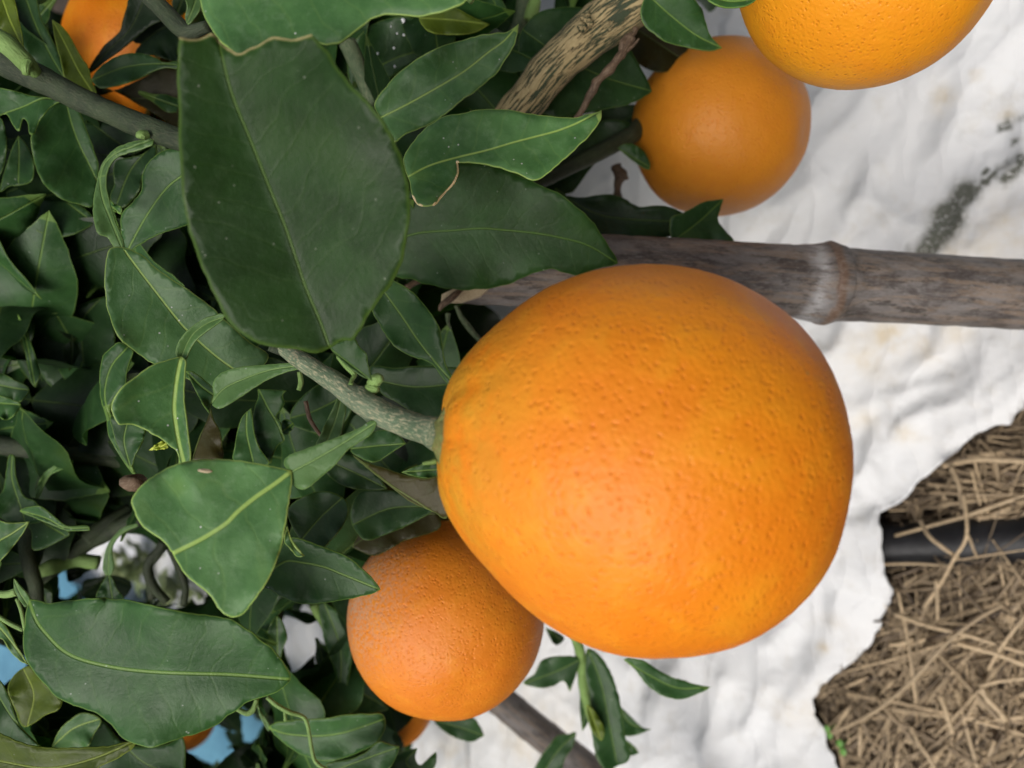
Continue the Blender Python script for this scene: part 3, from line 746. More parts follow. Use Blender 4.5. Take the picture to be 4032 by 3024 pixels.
# ================================================================== STAKES
def build_bamboo():
    st = empty('bamboo_stake', (0, 0, 0), 'weathered grey bamboo stake with a ringed node, behind the largest orange', 'stake')
    W_ = [(985, 574, .262, .0129), (1150, 582, .266, .0130), (1320, 588, .270, .0130), (1500, 596, .275, .0131), (1650, 604, .279, .0132), (1730, 609, .281, .0136), (1765, 611, .282, .0147),
          (1780, 612, .2823, .0155), (1795, 613, .283, .0147), (1825, 615, .284, .0136), (1950, 622, .287, .0133), (2212, 637, .293, .0134)]
    pts = [(at(*full('W', x, y), d), r) for x, y, d, r in W_]
    dr = (pts[-1][0] - pts[-2][0]).normalized()
    e = pts[-1][0]; k = (e.z + .05) / -dr.z
    for f in (.33, .66, 1): pts.append((e + dr * k * f, .0138))
    st.location = (e + dr * k); base = Vector(st.location)
    me, o0, (L, m, c) = tube_mesh('culm', pts, segs=40, n=10, wob=.015)
    nd = at(*full('W', 1780, 612), .2823); bl = []; scv = []
    for v in me.vertices:
        p = v.co + o0; a = (p - nd).dot(dr)
        wob = .0035 * noise.noise(p * 120)
        bl.append(max(0, min(1, (1 - abs(a + .0075 + wob) / .0055) * 1.2)) if a < .002 else 0)
        scv.append(max(0, min(1, (1 - abs(a + wob * .4 + .0005) / .0022) * 1.6)))
    fattr(me, 'bloom', bl); fattr(me, 'scar', scv)
    link('culm', me, MBAM, st, o0)
    # pale split wood at the broken upper end
    def pt(x, y, d=.252): return at(*full('E', x, y), d)
    V = [pt(645, 300), pt(650, 250), pt(720, 215), pt(960, 205), pt(900, 260), pt(780, 300), pt(690, 300)]
    V2 = [v + cF * .003 for v in V]; n = len(V)
    me = bpy.data.meshes.new('splinter'); me.from_pydata([v - V[0] for v in V + V2], [], [tuple(range(n)), tuple(range(2 * n - 1, n - 1, -1))] + [(i, (i + n), ((i + 1) % n) + n, (i + 1) % n) for i in range(n)]); me.update()
    vattr(me, 'tc', [(v.co.x, v.co.y, v.co.z) for v in me.vertices])
    link('splinter', me, MPALE, st, V[0], smooth=False)
    tube('splinter', [(pt(780, 215, .250), .0006), (pt(720, 265, .249), .0012), (pt(650, 320, .249), .0010), (pt(635, 355, .249), .0004)], MDEAD, st, segs=7)
build_bamboo()
pts = [(at(*full('H', x, y), d), r) for x, y, d, r in [(200, 560, .42, .0085), (980, 1180, .43, .0085), (1250, 1400, .437, .0088), (1560, 1640, .445, .009)]]
dr = (pts[-1][0] - pts[-2][0]).normalized(); pts.append((pts[-1][0] + dr * .25, .009))
tag(tube('wooden_stake', pts, MBAM2, segs=20), 'thin grey-brown stake slanting below the second largest orange', 'stake')

# ================================================================== ORANGES
def orange(c, r, axis, label, mat, squash=.97, seed=0, calyx=False, neck=0, scurf=None, grooves=0, flat=None):
    """c: world centre; axis: unit vector towards the stem"""
    e = empty('orange', c, label, 'orange', 'ripe oranges hanging on the tree')
    nu, nv = 128, 84; V = []; Fc = []; sf = []; su = []
    z = axis.normalized(); x = z.orthogonal().normalized(); y = z.cross(x)
    for j in range(nv + 1):
        ph = math.pi * j / nv
        for i in range(nu):
            th = 2 * math.pi * i / nu
            d = z * math.cos(ph) * squash + (x * math.cos(th) + y * math.sin(th)) * math.sin(ph)
            q = z * math.cos(ph) + (x * math.cos(th) + y * math.sin(th)) * math.sin(ph)
            k = 1 + .030 * noise.noise(q * 1.1 + Vector((seed, 0, 0))) + .007 * noise.noise(q * 3 + Vector((seed, 5, 0)))
            k += neck * math.exp(-(ph / .55) ** 2) - (.055 + neck * .3) * math.exp(-(ph / .16) ** 2)
            k += grooves * math.exp(-((ph - .42) / .30) ** 2) * (abs(math.sin(th * 3.5 + 1.2 * noise.noise(q * 2))) ** .7 - .6)
            k -= .03 * math.exp(-((math.pi - ph) / .2) ** 2)
            if flat: k += sum(am * math.exp(-(q.angle(dv) / wd_) ** 2) for dv, am, wd_ in flat)
            k += .0022 * noise.noise(q * 26) + .0014 * noise.noise(q * 60)
            V.append(d * k * r); sf.append((math.cos(ph) + 1) / 2)
            s_ = 0
            if scurf:
                dd = (q - scurf[0]).length; s_ = max(0, 1 - dd / scurf[1])
            su.append(s_)
    for j in range(nv):
        for i in range(nu):
            i2 = (i + 1) % nu
            Fc.append((j*nu+i, (j+1)*nu+i, (j+1)*nu+i2, j*nu+i2))
    me = bpy.data.meshes.new('peel'); me.from_pydata(V, [], Fc); me.update()
    fattr(me, 'stemfac', sf); fattr(me, 'scurf', su)
    p = link('peel', me, mat, e, c)
    if calyx:
        MC = twig_mat('calyx_green', rgb(.16, .20, .05), rgb(.28, .27, .08), rgb(.20, .10, .04), .8)
        top = c + z * r * squash * (.945 + neck * .7)
        Vc = []; Fcc = []; n = 40
        Vc.append(top + z * .0022)
        for ring, (rr, hh) in enumerate([(.0030, .0022), (.0052, .0010), (.0072, -.0014)]):
            for i in range(n):
                a = 2 * math.pi * i / n
                star = 1 + (.30 * math.cos(5 * a) if ring == 2 else .1 * math.cos(5 * a))
                Vc.append(top + (x * math.cos(a) + y * math.sin(a)) * rr * star + z * (hh + .0012 * noise.noise(Vector((a * 2, ring, 1)))))
        for i in range(n):
            i2 = (i + 1) % n; Fcc.append((0, 1 + i, 1 + i2))
            for q_ in range(2):
                Fcc.append((1 + q_*n + i, 1 + (q_+1)*n + i, 1 + (q_+1)*n + i2, 1 + q_*n + i2))
        me = bpy.data.meshes.new('calyx'); me.from_pydata([v - top for v in Vc], [], Fcc); me.update()
        vattr(me, 'tc', [(v.co.x, v.co.y, v.co.z) for v in me.vertices])
        o = link('calyx', me, MC, e, top); m_ = o.modifiers.new('t', 'SOLIDIFY'); m_.thickness = .0009
    return e
def camvec(r, u, f): return (cR * r + cU * u + cF * f).normalized()
BIGC = at(2513, 1797, .160)
orange(BIGC, .0402, camvec(-1, .12, -.17), 'largest orange, nearest in front, filling the middle', MOR, 1.045, 3.2, True, .028, None, .012, [(camvec(-.66, -.75, -.1), -.060, .55), (camvec(.55, -.83, 0), .020, .5), (camvec(-.7, .7, 0), -.018, .4)])
orange(at(1757, 2432, .275), .0350, camvec(-.25, .45, .85), 'deep orange fruit just below the largest one, with scurfy grey skin on its side', MOR2, .98, 8.1, False, 0, (camvec(-.85, .35, -.35), .95))
orange(at(2830, 507, .318), .0360, camvec(-.8, .2, .5), 'orange between the striped branch and the white fabric, above the bamboo', MOR4, .99, 5.7)
orange(at(3425, -200, .205), .0352, camvec(-.7, .6, .3), 'yellowish orange cut off by the top border of the photo', MOR3, .98, 1.4)
orange(at(620, 235, .335), .0375, camvec(-.5, .7, .3), 'orange mostly covered by leaves in the upper left corner', MOR, .98, 2.4)
orange(at(1560, 2790, .42), .0200, camvec(-.7, .5, .3), 'small shaded orange peeking out beneath the scurfy one', MOR2, .98, 6.4)
orange(at(720, 2830, .62), .0260, camvec(-.7, .5, .3), 'blurred far orange behind the large low leaf', MOR2, .98, 7.4)
orange(at(1020, 2890, 1.0), .0200, camvec(-.7, .5, .3), 'farthest orange, a small dot against the blue tarp', MOR2, .98, 9.4)

# ================================================================== THE TREE
TB = ground(420, 1700, 0) + Vector((0, .12, 0))
tree = empty('orange_tree', TB, 'leafy green orange tree with striped grey-tan branch and winged leaf stalks, filling the left half', 'tree')
tube('trunk', [(TB + Vector((0, 0, -.02)), .032), (TB + Vector((.01, -.01, .12)), .028), (TB + Vector((-.01, -.02, .30)), .025), (TB + Vector((.02, .0, .6)), .02)], MTRUNK, tree, segs=20)
T = tree
# --- branches
kn = at(*full('B', 1585, 140), .243)
o = ptube('branch', 'B', [(2300, -1500, .32, .0100), (2380, -900, .28, .0092), (2330, -450, .255, .0086), (2230, -240, .250, .0082), (2080, -110, .251, .0081), (1885, 20, .252, .0080), (1715, 140, .254, .0080), (1515, 305, .256, .0072), (1335, 475, .258, .0069), (1240, 605, .260, .0067), (1155, 705, .262, .0066), (950, 960, .27, .006), (600, 1250, .29, .005)], MBARK, T, segs=48, wob=.035, knobs=[(kn, .0035, .0014)])
o['label'] = 'thick striped branch with corky tan ridges over dark green bark'
# knot scar on it
for i, (x, y, r) in enumerate([(1560, 170, .0016), (1590, 120, .0013), (1610, 150, .0012), (1570, 110, .0011), (1600, 90, .001)]):
    c = at(*full('B', x, y), .2448)
    tube('bud_scar', [(c + cF * .002, r * .7), (c, r), (c - cF * .0008, r * .55)], MBARK, T, segs=10, wob=.2, seed=i)
ptube('dead_twig', 'B', [(1880, 240, .249, .0014), (1820, 345, .2485, .0014), (1740, 450, .249, .0014), (1650, 540, .25, .0015), (1600, 640, .252, .0012), (1530, 760, .255, .0011), (1450, 860, .26, .0009)], MDEAD, T, segs=12, wob=.25, seed=3,
      knobs=[(at(*full('B', 1650, 530), .25), .0016, .0012), (at(*full('B', 1845, 380), .2487), .001, .0008), (at(*full('B', 1610, 640), .251), .0012, .0006)])
ptube('dead_twig', 'B', [(1905, 185, .2495, .0010), (1895, 215, .249, .0008), (1830, 260, .2487, .0011), (1815, 330, .2487, .0010)], MDEAD, T, segs=10, wob=.3, seed=5)
ptube('dead_twig', 'B', [(1930, 250, .248, .0004), (1895, 290, .2485, .0005), (1850, 330, .2487, .0007)], MDEAD, T, segs=8, wob=.3, seed=6)
ptube('dead_twig', 'B', [(1790, 1065, .33, .0022), (1800, 1100, .33, .0030), (1810, 1150, .33, .0026), (1795, 1180, .33, .0018), (1790, 1280, .33, .0019)], MDEAD, T, segs=10, wob=.3, seed=8)
ptube('dead_twig', 'B', [(1810, 1150, .33, .0016), (1845, 1150, .33, .0014), (1850, 1165, .33, .0008)], MDEAD, T, segs=8, wob=.3, seed=9)
ptube('branch', 'B', [(1230, 1200, .30, .0030), (1400, 1120, .30, .0030), (1650, 1000, .302, .0032), (1800, 920, .305, .0034), (1900, 860, .308, .0034), (2000, 700, .33, .003)], MDARKTWIG, T, segs=14)
# fruit stem
fs = ptube('branch', 'D', [(1600, 400, .192, .0018), (1750, 520, .189, .0019), (1900, 640, .184, .0020), (1985, 700, .180, .0022), (2090, 765, .1775, .0023), (2212, 848, .175, .0025), (2330, 935, .172, .0028), (2430, 995, .169, .0029), (2600, 1075, .165, .0029), (2760, 1125, .1600, .0031), (2850, 1155, .1570, .0036)], MSTEM, T, segs=24, wob=.06,
           knobs=[(at(*full('E', 160, 830), .172), .002, .0014), (at(*full('E', 210, 1050), .170), .002, .0014), (at(*full('D', 1960, 690), .179), .0014, .001)])
fs['label'] = 'grey-green fruit stalk with pale cracked bark holding the largest orange'
ptube('bud', 'E', [(190, 830, .172, .0012), (230, 800, .171, .0015), (265, 790, .1705, .0008)], MSTALK, T, segs=10)
ptube('bud', 'E', [(170, 850, .172, .0010), (215, 862, .171, .0011), (240, 865, .1705, .0006)], MSTALK, T, segs=10)
ptube('thorn', 'E', [(-20, 650, .176, .0006), (30, 710, .175, .0007), (85, 770, .174, .0006), (70, 800, .173, .0005), (60, 835, .172, .0006)], MSTALK, T, segs=8)
ptube('sepal', 'E', [(612, 1330, .158, .0006), (575, 1338, .1575, .0005), (525, 1345, .157, .0003)], MSTALK, T, segs=8)
c4 = at(3425, -200, .205) + camvec(-.7, .6, .3) * .0335
tube('branch', [(at(*full('B', 2370, -800), .275), .0030), (c4 + camvec(-.7, .9, .5) * .03, .0024), (c4 + camvec(-.7, .6, .3) * .010, .0024), (c4, .0030)], MSTEM, T, segs=14, wob=.06)
# upper left branch
ptube('branch', 'A', [(-200, 250, .215, .0042), (-30, 370, .215, .0040), (120, 445, .215, .0040), (300, 530, .214, .0037), (500, 635, .213, .0034), (750, 745, .211, .0032), (960, 835, .208, .0034), (1100, 885, .205, .0030), (1400, 1010, .20, .0028), (1700, 1400, .19, .0024), (1850, 2100, .187, .002), (1780, 2290, .186, .0018)], MDARKTWIG, T, segs=18)
ptube('twig', 'A', [(-80, 220, .205, .003), (20, 270, .205, .0028), (110, 350, .206, .0026), (180, 420, .208, .0024), (235, 475, .211, .0016)], MSTALK, T, segs=14)
ptube('twig', 'A', [(170, 480, .206, .0010), (165, 440, .205, .0012), (190, 400, .206, .0012)], MSTALK, T, segs=8)
ptube('twig', 'A', [(960, 870, .203, .001), (920, 880, .202, .0014), (915, 900, .202, .0012)], MSTALK, T, segs=10)
ptube('twig', 'A', [(960, -30, .19, .0022), (1080, 90, .189, .0022), (1180, 190, .187, .0022), (1230, 210, .186, .0018), (1350, 170, .184, .0014)], MDARKTWIG, T, segs=12)
# other stems
ptube('branch', 'D', [(-100, 1215, .27, .0036), (0, 1225, .27, .0034), (300, 1265, .272, .0032), (600, 1300, .275, .0031), (850, 1330, .28, .003), (1050, 1345, .285, .003), (1400, 1350, .30, .003)], MDARKTWIG, T, segs=14)
ptube('branch', 'G', [(1050, -60, .29, .0034), (880, 50, .29, .0034), (700, 130, .29, .0034), (560, 200, .288, .0034), (420, 310, .285, .0032), (330, 380, .283, .0028), (200, 470, .28, .0024)], MDARKTWIG, T, segs=14)
ptube('branch', 'G', [(640, 330, .288, .0026), (480, 310, .286, .0028), (350, 350, .282, .0030), (230, 400, .28, .0022)], MSTALK, T, segs=12)
ptube('twig', 'G', [(560, 180, .287, .0030), (700, 70, .29, .003), (850, -20, .295, .0026)], MDARKTWIG, T, segs=12)
ptube('twig', 'G', [(215, -30, .26, .0022), (190, 90, .262, .0022), (170, 250, .265, .0024), (230, 480, .27, .0024), (250, 600, .275, .002)], MDARKTWIG, T, segs=12)
ptube('twig', 'G', [(1060, 190, .285, .0018), (1020, 270, .286, .0018), (960, 350, .287, .0018), (970, 430, .288, .0017), (985, 560, .289, .0016)], MDARKTWIG, T, segs=10)
ptube('twig', 'G', [(1100, 230, .288, .0014), (1150, 340, .289, .0014), (1200, 480, .29, .0014), (1190, 600, .291, .0014)], MDARKTWIG, T, segs=10)
ptube('twig', 'G', [(1050, 230, .286, .0018), (960, 340, .286, .0018), (985, 470, .287, .0018), (1080, 580, .289, .0016)], MDARKTWIG, T, segs=10)
ptube('twig', 'G', [(-20, 530, .20, .0009), (50, 532, .20, .0010), (110, 515, .20, .0012)], MSTALK, T, segs=8)
ptube('twig', 'G', [(-20, 670, .21, .0006), (60, 720, .21, .0006), (150, 765, .21, .0006)], MSTALK, T, segs=8)
ptube('twig', 'G', [(110, 560, .20, .0005), (140, 650, .201, .0005), (170, 800, .203, .0005)], MSTALK, T, segs=8)
ptube('twig', 'G', [(1730, 1200, .235, .0006), (1790, 1250, .235, .0007), (1870, 1295, .236, .0007), (1980, 1345, .238, .0006), (2040, 1610, .24, .0006), (2150, 1690, .24, .0006)], MSTALK, T, segs=8)
ptube('twig', 'G', [(1665, 1210, .232, .0007), (1640, 1280, .232, .0009), (1600, 1305, .232, .0009), (1530, 1275, .232, .0006)], MSTALK, T, segs=8)
ptube('twig', 'G', [(1845, 1290, .236, .0005), (1850, 1350, .236, .0006)], MSTALK, T, segs=8)
ptube('twig', 'G', [(2030, 600, .30, .0018), (2100, 720, .305, .0018), (2180, 850, .31, .0018), (2260, 980, .32, .0016)], MSTALK, T, segs=10)
ptube('twig', 'G', [(1800, 560, .30, .0028), (1790, 700, .30, .0026), (1780, 880, .31, .0024)], MDARKTWIG, T, segs=10)
ptube('twig', 'B', [(40, 280, .25, .0030), (110, 430, .25, .0028), (210, 680, .25, .0026)], MGREENTWIG, T, segs=12)
ptube('branch', 'B', [(1190, -60, .285, .0030), (1170, 100, .286, .0028), (1110, 280, .287, .0026), (1080, 450, .288, .0024), (1060, 620, .29, .0024)], MGREENTWIG, T, segs=14)
ptube('twig', 'B', [(1260, 0, .284, .0020), (1240, 60, .284, .0026), (1210, 130, .284, .002)], MSTALK, T, segs=12)
ptube('twig', 'B', [(800, -40, .2, .001), (850, 10, .2, .001)], MSTALK, T, segs=6)
ptube('twig', 'E', [(420, 210, .26, .0012), (480, 170, .262, .0010), (560, 150, .265, .001)], MDEAD, T, segs=8)
ptube('twig', 'E', [(740, 320, .262, .0006), (780, 400, .262, .0010), (840, 480, .262, .0011), (910, 560, .262, .0008)], MGREENTWIG, T, segs=10)
ptube('twig', 'E', [(690, 370, .262, .001), (690, 430, .262, .0006), (710, 470, .262, .0004)], MGREENTWIG, T, segs=8)
ptube('twig', 'E', [(1980 - 2212, 940, .20, .0006), (2010 - 2212, 1060, .20, .0006), (2090 - 2212, 1180, .202, .0005)], MDEAD, T, segs=8)
ptube('twig', 'D', [(1940, 750, .19, .0006), (1950, 820, .19, .0007), (1935, 870, .19, .0006)], MSTALK, T, segs=8)
# shoot under the largest orange
ptube('twig', 'H', [(1480, 700, .33, .0022), (1540, 880, .34, .0024), (1560, 1000, .345, .0024), (1570, 1150, .35, .0022), (1610, 1320, .355, .0018), (1650, 1450, .36, .0012)], MSTALK, T, segs=10)

# --- winged leaf stalk with its blade: blade(...) then petiole as a child
def leaf(t, outline, mid, d, mat=None, label=None, wing=None, wmid=None, wd=None, **kw):
    o = tleaf(t, outline, mid, d, T, mat, 'leaf', label, **kw)
    if wing:
        tleaf(t, wing, wmid, wd or d, o, MYOUNG if mat is None else mat, 'petiole', None, fold=kw.get('fold', .2), wave=.0003, rimk=1.6, ribk=1.3)
    return o
# L1: nearest torn leaf
L1 = leaf('W', [(712,752,S),(690,761),(640,755),(560,742),(500,700),(465,640),(430,560),(405,480),(392,400),(387,300),(385,200),(384,120),(387,80,S),(405,84),(425,84),(445,77),(455,70),(463,76),(478,92),(497,107),(512,115),(525,113),(548,101),(568,92),(590,80),(612,82),(640,84),(672,75,S),(690,92),(712,120),(740,160),(775,200),(812,242),(845,290),(868,345),(882,400),(886,450),(880,510),(868,565),(845,615),(815,655),(785,700),(765,733),(740,735)],
     [(712,750),(690,690),(660,620),(620,500),(580,400),(540,300),(500,200),(470,80)], .148, label='large nearest leaf with a torn brown upper edge', fold=.34, grad=(.02, .20), wave=.0016, res=34, tint=.85, mat=MMATTE, bowl=0, rimk=.35, ribk=1.0,
     torn=[[(387,80),(405,84),(425,84),(445,77),(455,70),(463,76),(478,92),(497,107),(512,115),(525,113),(548,101),(568,92),(590,80),(612,82),(640,84),(672,75)]],
     wing=[(712,750,S),(735,738),(765,731),(775,748),(792,765),(794,780),(800,806),(803,822,S),(785,815),(755,795),(730,772)], wmid=[(712,752),(755,785),(800,820)], wd=.168)
L1.color = (1.0, .98, .85, 1)
leaf('W', [(425,-60),(428,-20),(435,10),(445,40),(462,72),(490,102),(520,125),(570,122),(620,105),(665,92),(685,93),(712,97),(735,92),(765,72),(800,42),(825,32),(855,30),(880,34),(905,35),(945,30),(975,18),(1000,5),(1040,-30),(1000,-90),(700,-120)],
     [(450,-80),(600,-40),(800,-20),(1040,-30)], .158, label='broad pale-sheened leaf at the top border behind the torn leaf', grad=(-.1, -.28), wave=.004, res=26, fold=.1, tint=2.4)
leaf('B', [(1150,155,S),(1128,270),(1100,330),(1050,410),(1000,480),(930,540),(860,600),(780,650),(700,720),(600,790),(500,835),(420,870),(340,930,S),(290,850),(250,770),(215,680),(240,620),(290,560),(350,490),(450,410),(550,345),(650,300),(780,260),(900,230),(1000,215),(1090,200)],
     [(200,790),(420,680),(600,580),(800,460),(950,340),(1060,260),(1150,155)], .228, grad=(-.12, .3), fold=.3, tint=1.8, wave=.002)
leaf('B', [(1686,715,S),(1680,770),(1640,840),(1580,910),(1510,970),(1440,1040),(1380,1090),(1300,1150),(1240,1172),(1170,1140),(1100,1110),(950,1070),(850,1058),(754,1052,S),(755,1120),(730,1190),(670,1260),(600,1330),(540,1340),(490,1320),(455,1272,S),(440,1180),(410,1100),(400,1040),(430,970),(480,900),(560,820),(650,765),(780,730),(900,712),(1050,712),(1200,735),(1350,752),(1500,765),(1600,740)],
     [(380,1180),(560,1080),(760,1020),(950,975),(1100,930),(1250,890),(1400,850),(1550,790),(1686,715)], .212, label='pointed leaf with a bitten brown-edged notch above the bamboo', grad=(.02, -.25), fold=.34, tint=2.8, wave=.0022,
     torn=[[(754,1052),(755,1120),(730,1190),(670,1260),(600,1330)], [(455,1272),(490,1312),(520,1332)]])
leaf('B', [(1790,1705,S),(1740,1720),(1650,1745),(1560,1790),(1490,1780),(1400,1755),(1330,1747),(1200,1789),(1080,1839),(900,1874),(750,1874),(600,1849),(450,1809),(340,1779),(280,1600),(340,1380),(440,1240),(600,1130),(752,1060),(850,1052),(1000,1080),(1120,1120),(1260,1190),(1400,1250),(1500,1320),(1600,1400),(1680,1510),(1740,1600),(1778,1660)],
     [(260,1580),(500,1510),(700,1495),(900,1480),(1050,1490),(1250,1510),(1400,1535),(1600,1590),(1790,1705)], .236, label='broad dark leaf lying over the end of the bamboo stake', grad=(-.05, .35), fold=.15, tint=1.25, mat=MMATTE, wave=.0025, res=30)
l6 = leaf('B', [(200,160),(350,110),(500,120),(620,160),(700,215),(740,275),(650,330),(500,400),(350,480),(200,600),(150,640),(60,560),(40,380),(100,250)], [(60,560),(300,400),(500,330),(740,275)], .27, label='dark leaf sprinkled with small white specks', grad=(.1, .3), tint=.7)
for (x, y, r) in [(655,230,.0011),(645,275,.0010),(580,310,.0010),(495,345,.0009),(520,220,.0007),(400,130,.0011),(405,225,.0006),(495,250,.0005),(340,310,.0005),(235,345,.0007),(545,330,.0004),(360,215,.0004),(345,430,.0006),(320,170,.0004),(450,180,.0004)]:
    c = at(*full('B', x, y), .262); n = 7
    me = bpy.data.meshes.new('white_speck'); ring = [(cR * math.cos(6.283 * i / n) * r * random.uniform(.5, 1.1) + cU * math.sin(6.283 * i / n) * r * random.uniform(.7, 1.3)) * .75 for i in range(n)]
    me.from_pydata([Vector(q) for q in ring] + [-cF * .0003] + [q + cF * .0004 for q in ring], [], [(i, (i + 1) % n, n) for i in range(n)] + [(i, i + n + 1, (i + 1) % n + n + 1, (i + 1) % n) for i in range(n)]); me.update()
    link('white_speck', me, MFAB, l6, c)
leaf('B', [(500,100),(600,90),(720,50),(850,110),(960,160,S),(850,215),(700,225),(560,200)], [(500,120),(700,130),(960,160)], .25, grad=(.1, -.2), tint=1.2, mat=MYEL)
leaf('B', [(1000,-60),(1050,20),(1075,80),(1040,110),(960,160,S),(900,100),(880,0)], [(940,-60),(1000,40),(960,160)], .262, tint=1.2)
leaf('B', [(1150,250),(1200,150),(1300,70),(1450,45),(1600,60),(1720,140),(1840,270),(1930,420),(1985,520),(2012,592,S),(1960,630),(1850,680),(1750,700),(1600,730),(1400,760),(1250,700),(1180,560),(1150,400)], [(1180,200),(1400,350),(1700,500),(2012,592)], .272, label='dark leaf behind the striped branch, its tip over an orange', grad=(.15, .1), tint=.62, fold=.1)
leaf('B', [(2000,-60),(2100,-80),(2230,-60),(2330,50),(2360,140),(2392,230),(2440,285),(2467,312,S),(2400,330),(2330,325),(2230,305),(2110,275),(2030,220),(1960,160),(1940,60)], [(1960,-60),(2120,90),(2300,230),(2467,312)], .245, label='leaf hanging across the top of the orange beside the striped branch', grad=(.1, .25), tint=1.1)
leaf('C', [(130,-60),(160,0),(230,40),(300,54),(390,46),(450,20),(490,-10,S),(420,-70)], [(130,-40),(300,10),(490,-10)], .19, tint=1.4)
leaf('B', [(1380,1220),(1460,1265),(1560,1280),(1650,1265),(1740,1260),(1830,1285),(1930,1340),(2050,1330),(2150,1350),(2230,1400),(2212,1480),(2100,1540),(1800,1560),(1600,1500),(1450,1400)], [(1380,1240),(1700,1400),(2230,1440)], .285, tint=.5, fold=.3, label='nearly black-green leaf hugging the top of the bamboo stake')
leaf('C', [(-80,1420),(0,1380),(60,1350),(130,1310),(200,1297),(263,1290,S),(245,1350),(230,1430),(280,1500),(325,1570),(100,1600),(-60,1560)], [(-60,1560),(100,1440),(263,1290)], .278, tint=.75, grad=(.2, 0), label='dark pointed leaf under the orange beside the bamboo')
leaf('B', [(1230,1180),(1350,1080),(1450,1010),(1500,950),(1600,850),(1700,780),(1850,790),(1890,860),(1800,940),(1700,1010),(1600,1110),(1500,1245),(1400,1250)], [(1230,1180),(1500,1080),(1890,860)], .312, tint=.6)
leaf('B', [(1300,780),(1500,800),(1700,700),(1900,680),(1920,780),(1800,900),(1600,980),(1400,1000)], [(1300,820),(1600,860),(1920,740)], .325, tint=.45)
leaf('B', [(1790,960,S),(1830,935),(1890,935),(1960,980),(2000,1060),(1990,1100),(1900,1050)], [(1790,960),(1990,1080)], .30, tint=1.0)
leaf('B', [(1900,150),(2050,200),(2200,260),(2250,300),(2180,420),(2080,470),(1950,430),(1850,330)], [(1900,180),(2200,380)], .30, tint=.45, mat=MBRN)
# tile A
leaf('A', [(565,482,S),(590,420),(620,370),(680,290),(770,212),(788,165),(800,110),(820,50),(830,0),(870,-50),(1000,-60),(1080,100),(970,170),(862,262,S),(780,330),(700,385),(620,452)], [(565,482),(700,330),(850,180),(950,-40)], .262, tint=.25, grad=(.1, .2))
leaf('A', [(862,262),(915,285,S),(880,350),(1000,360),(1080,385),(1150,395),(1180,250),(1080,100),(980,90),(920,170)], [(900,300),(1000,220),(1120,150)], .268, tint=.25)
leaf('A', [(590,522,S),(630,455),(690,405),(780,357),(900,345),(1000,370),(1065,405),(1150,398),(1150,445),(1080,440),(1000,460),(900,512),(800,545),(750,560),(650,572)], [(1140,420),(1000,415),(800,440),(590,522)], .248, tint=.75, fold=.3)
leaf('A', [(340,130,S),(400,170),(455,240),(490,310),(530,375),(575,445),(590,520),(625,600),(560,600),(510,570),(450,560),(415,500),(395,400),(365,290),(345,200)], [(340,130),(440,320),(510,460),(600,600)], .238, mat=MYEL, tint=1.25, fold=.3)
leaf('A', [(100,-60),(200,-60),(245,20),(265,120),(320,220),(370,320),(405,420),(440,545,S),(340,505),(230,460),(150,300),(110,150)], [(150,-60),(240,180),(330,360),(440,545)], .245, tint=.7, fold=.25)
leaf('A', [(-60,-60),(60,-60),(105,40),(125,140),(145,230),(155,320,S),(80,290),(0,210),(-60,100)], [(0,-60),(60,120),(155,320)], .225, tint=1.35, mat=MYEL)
leaf('A', [(200,620,S),(330,635),(400,650),(340,690),(290,740),(255,790),(225,870),(190,865),(182,800),(150,770),(125,850),(90,820),(40,740),(-40,760),(-60,580),(60,580)], [(400,650),(280,640),(160,690),(20,740)], .222, tint=1.1)
leaf('A', [(425,660,S),(350,672),(290,720),(240,800),(200,900),(215,1020),(250,1130),(300,1210),(400,1290),(500,1322),(600,1338),(625,1220),(640,1080),(610,970),(570,860),(530,760),(500,690)], [(430,670),(470,820),(520,950),(570,1050),(628,1170)], .246, tint=.95, fold=.35, grad=(.25, .1), label='glossy folded leaf under the upper left stem')
leaf('A', [(40,1250,S),(100,1210),(200,1185),(310,1180),(400,1260),(500,1320),(590,1390),(600,1450),(500,1510),(380,1535),(250,1500),(130,1420),(60,1340)], [(40,1250),(200,1200),(330,1240),(590,1430)], .262, tint=.8, grad=(.1, -.15))
leaf('A', [(120,880,S),(180,950),(220,1060),(200,1180),(60,1210),(0,1240),(40,1080),(80,960)], [(120,880),(125,1000),(120,1180)], .25, tint=.9)
leaf('A', [(-80,760),(0,760),(40,860),(40,1000),(10,1120),(-60,1180)], [(-20,760),(-20,1180)], .24, tint=.7)
leaf('A', [(930,905),(990,895),(985,940),(930,965),(860,985),(760,1020),(705,1090),(690,1190),(715,1320),(750,1440),(800,1560),(810,1660,S),(740,1600),(695,1540),(640,1515),(610,1440),(603,1340),(622,1200),(648,1100),(690,1020),(760,955),(850,920)],
     [(975,910),(850,955),(740,1000),(670,1080),(650,1180),(670,1300),(720,1430),(805,1640)], .205, mat=MYOUNG, tint=.85, fold=.5, wave=.0005, label='long curved winged stalk arching down from the upper left stem')
leaf('A', [(1300,960),(1150,955),(1040,985),(960,1055),(922,1140),(918,1230),(860,1310),(790,1385),(785,1500),(808,1660,S),(880,1605),(950,1560),(1050,1510),(1180,1470),(1300,1400)], [(1280,1080),(1100,1200),(950,1400),(808,1660)], .222, tint=1.15, fold=.15, grad=(-.1, .3))
leaf('A', [(1010,930,S),(920,1000),(760,1040),(735,1110),(740,1200),(715,1290),(800,1345),(900,1240),(930,1120),(1010,1020)], [(1000,930),(850,1100),(760,1320)], .236, tint=.5)
leaf('A', [(700,1290),(740,1320),(790,1345),(785,1390,S),(740,1370),(700,1350)], [(700,1320),(785,1390)], .215, tint=1.3)
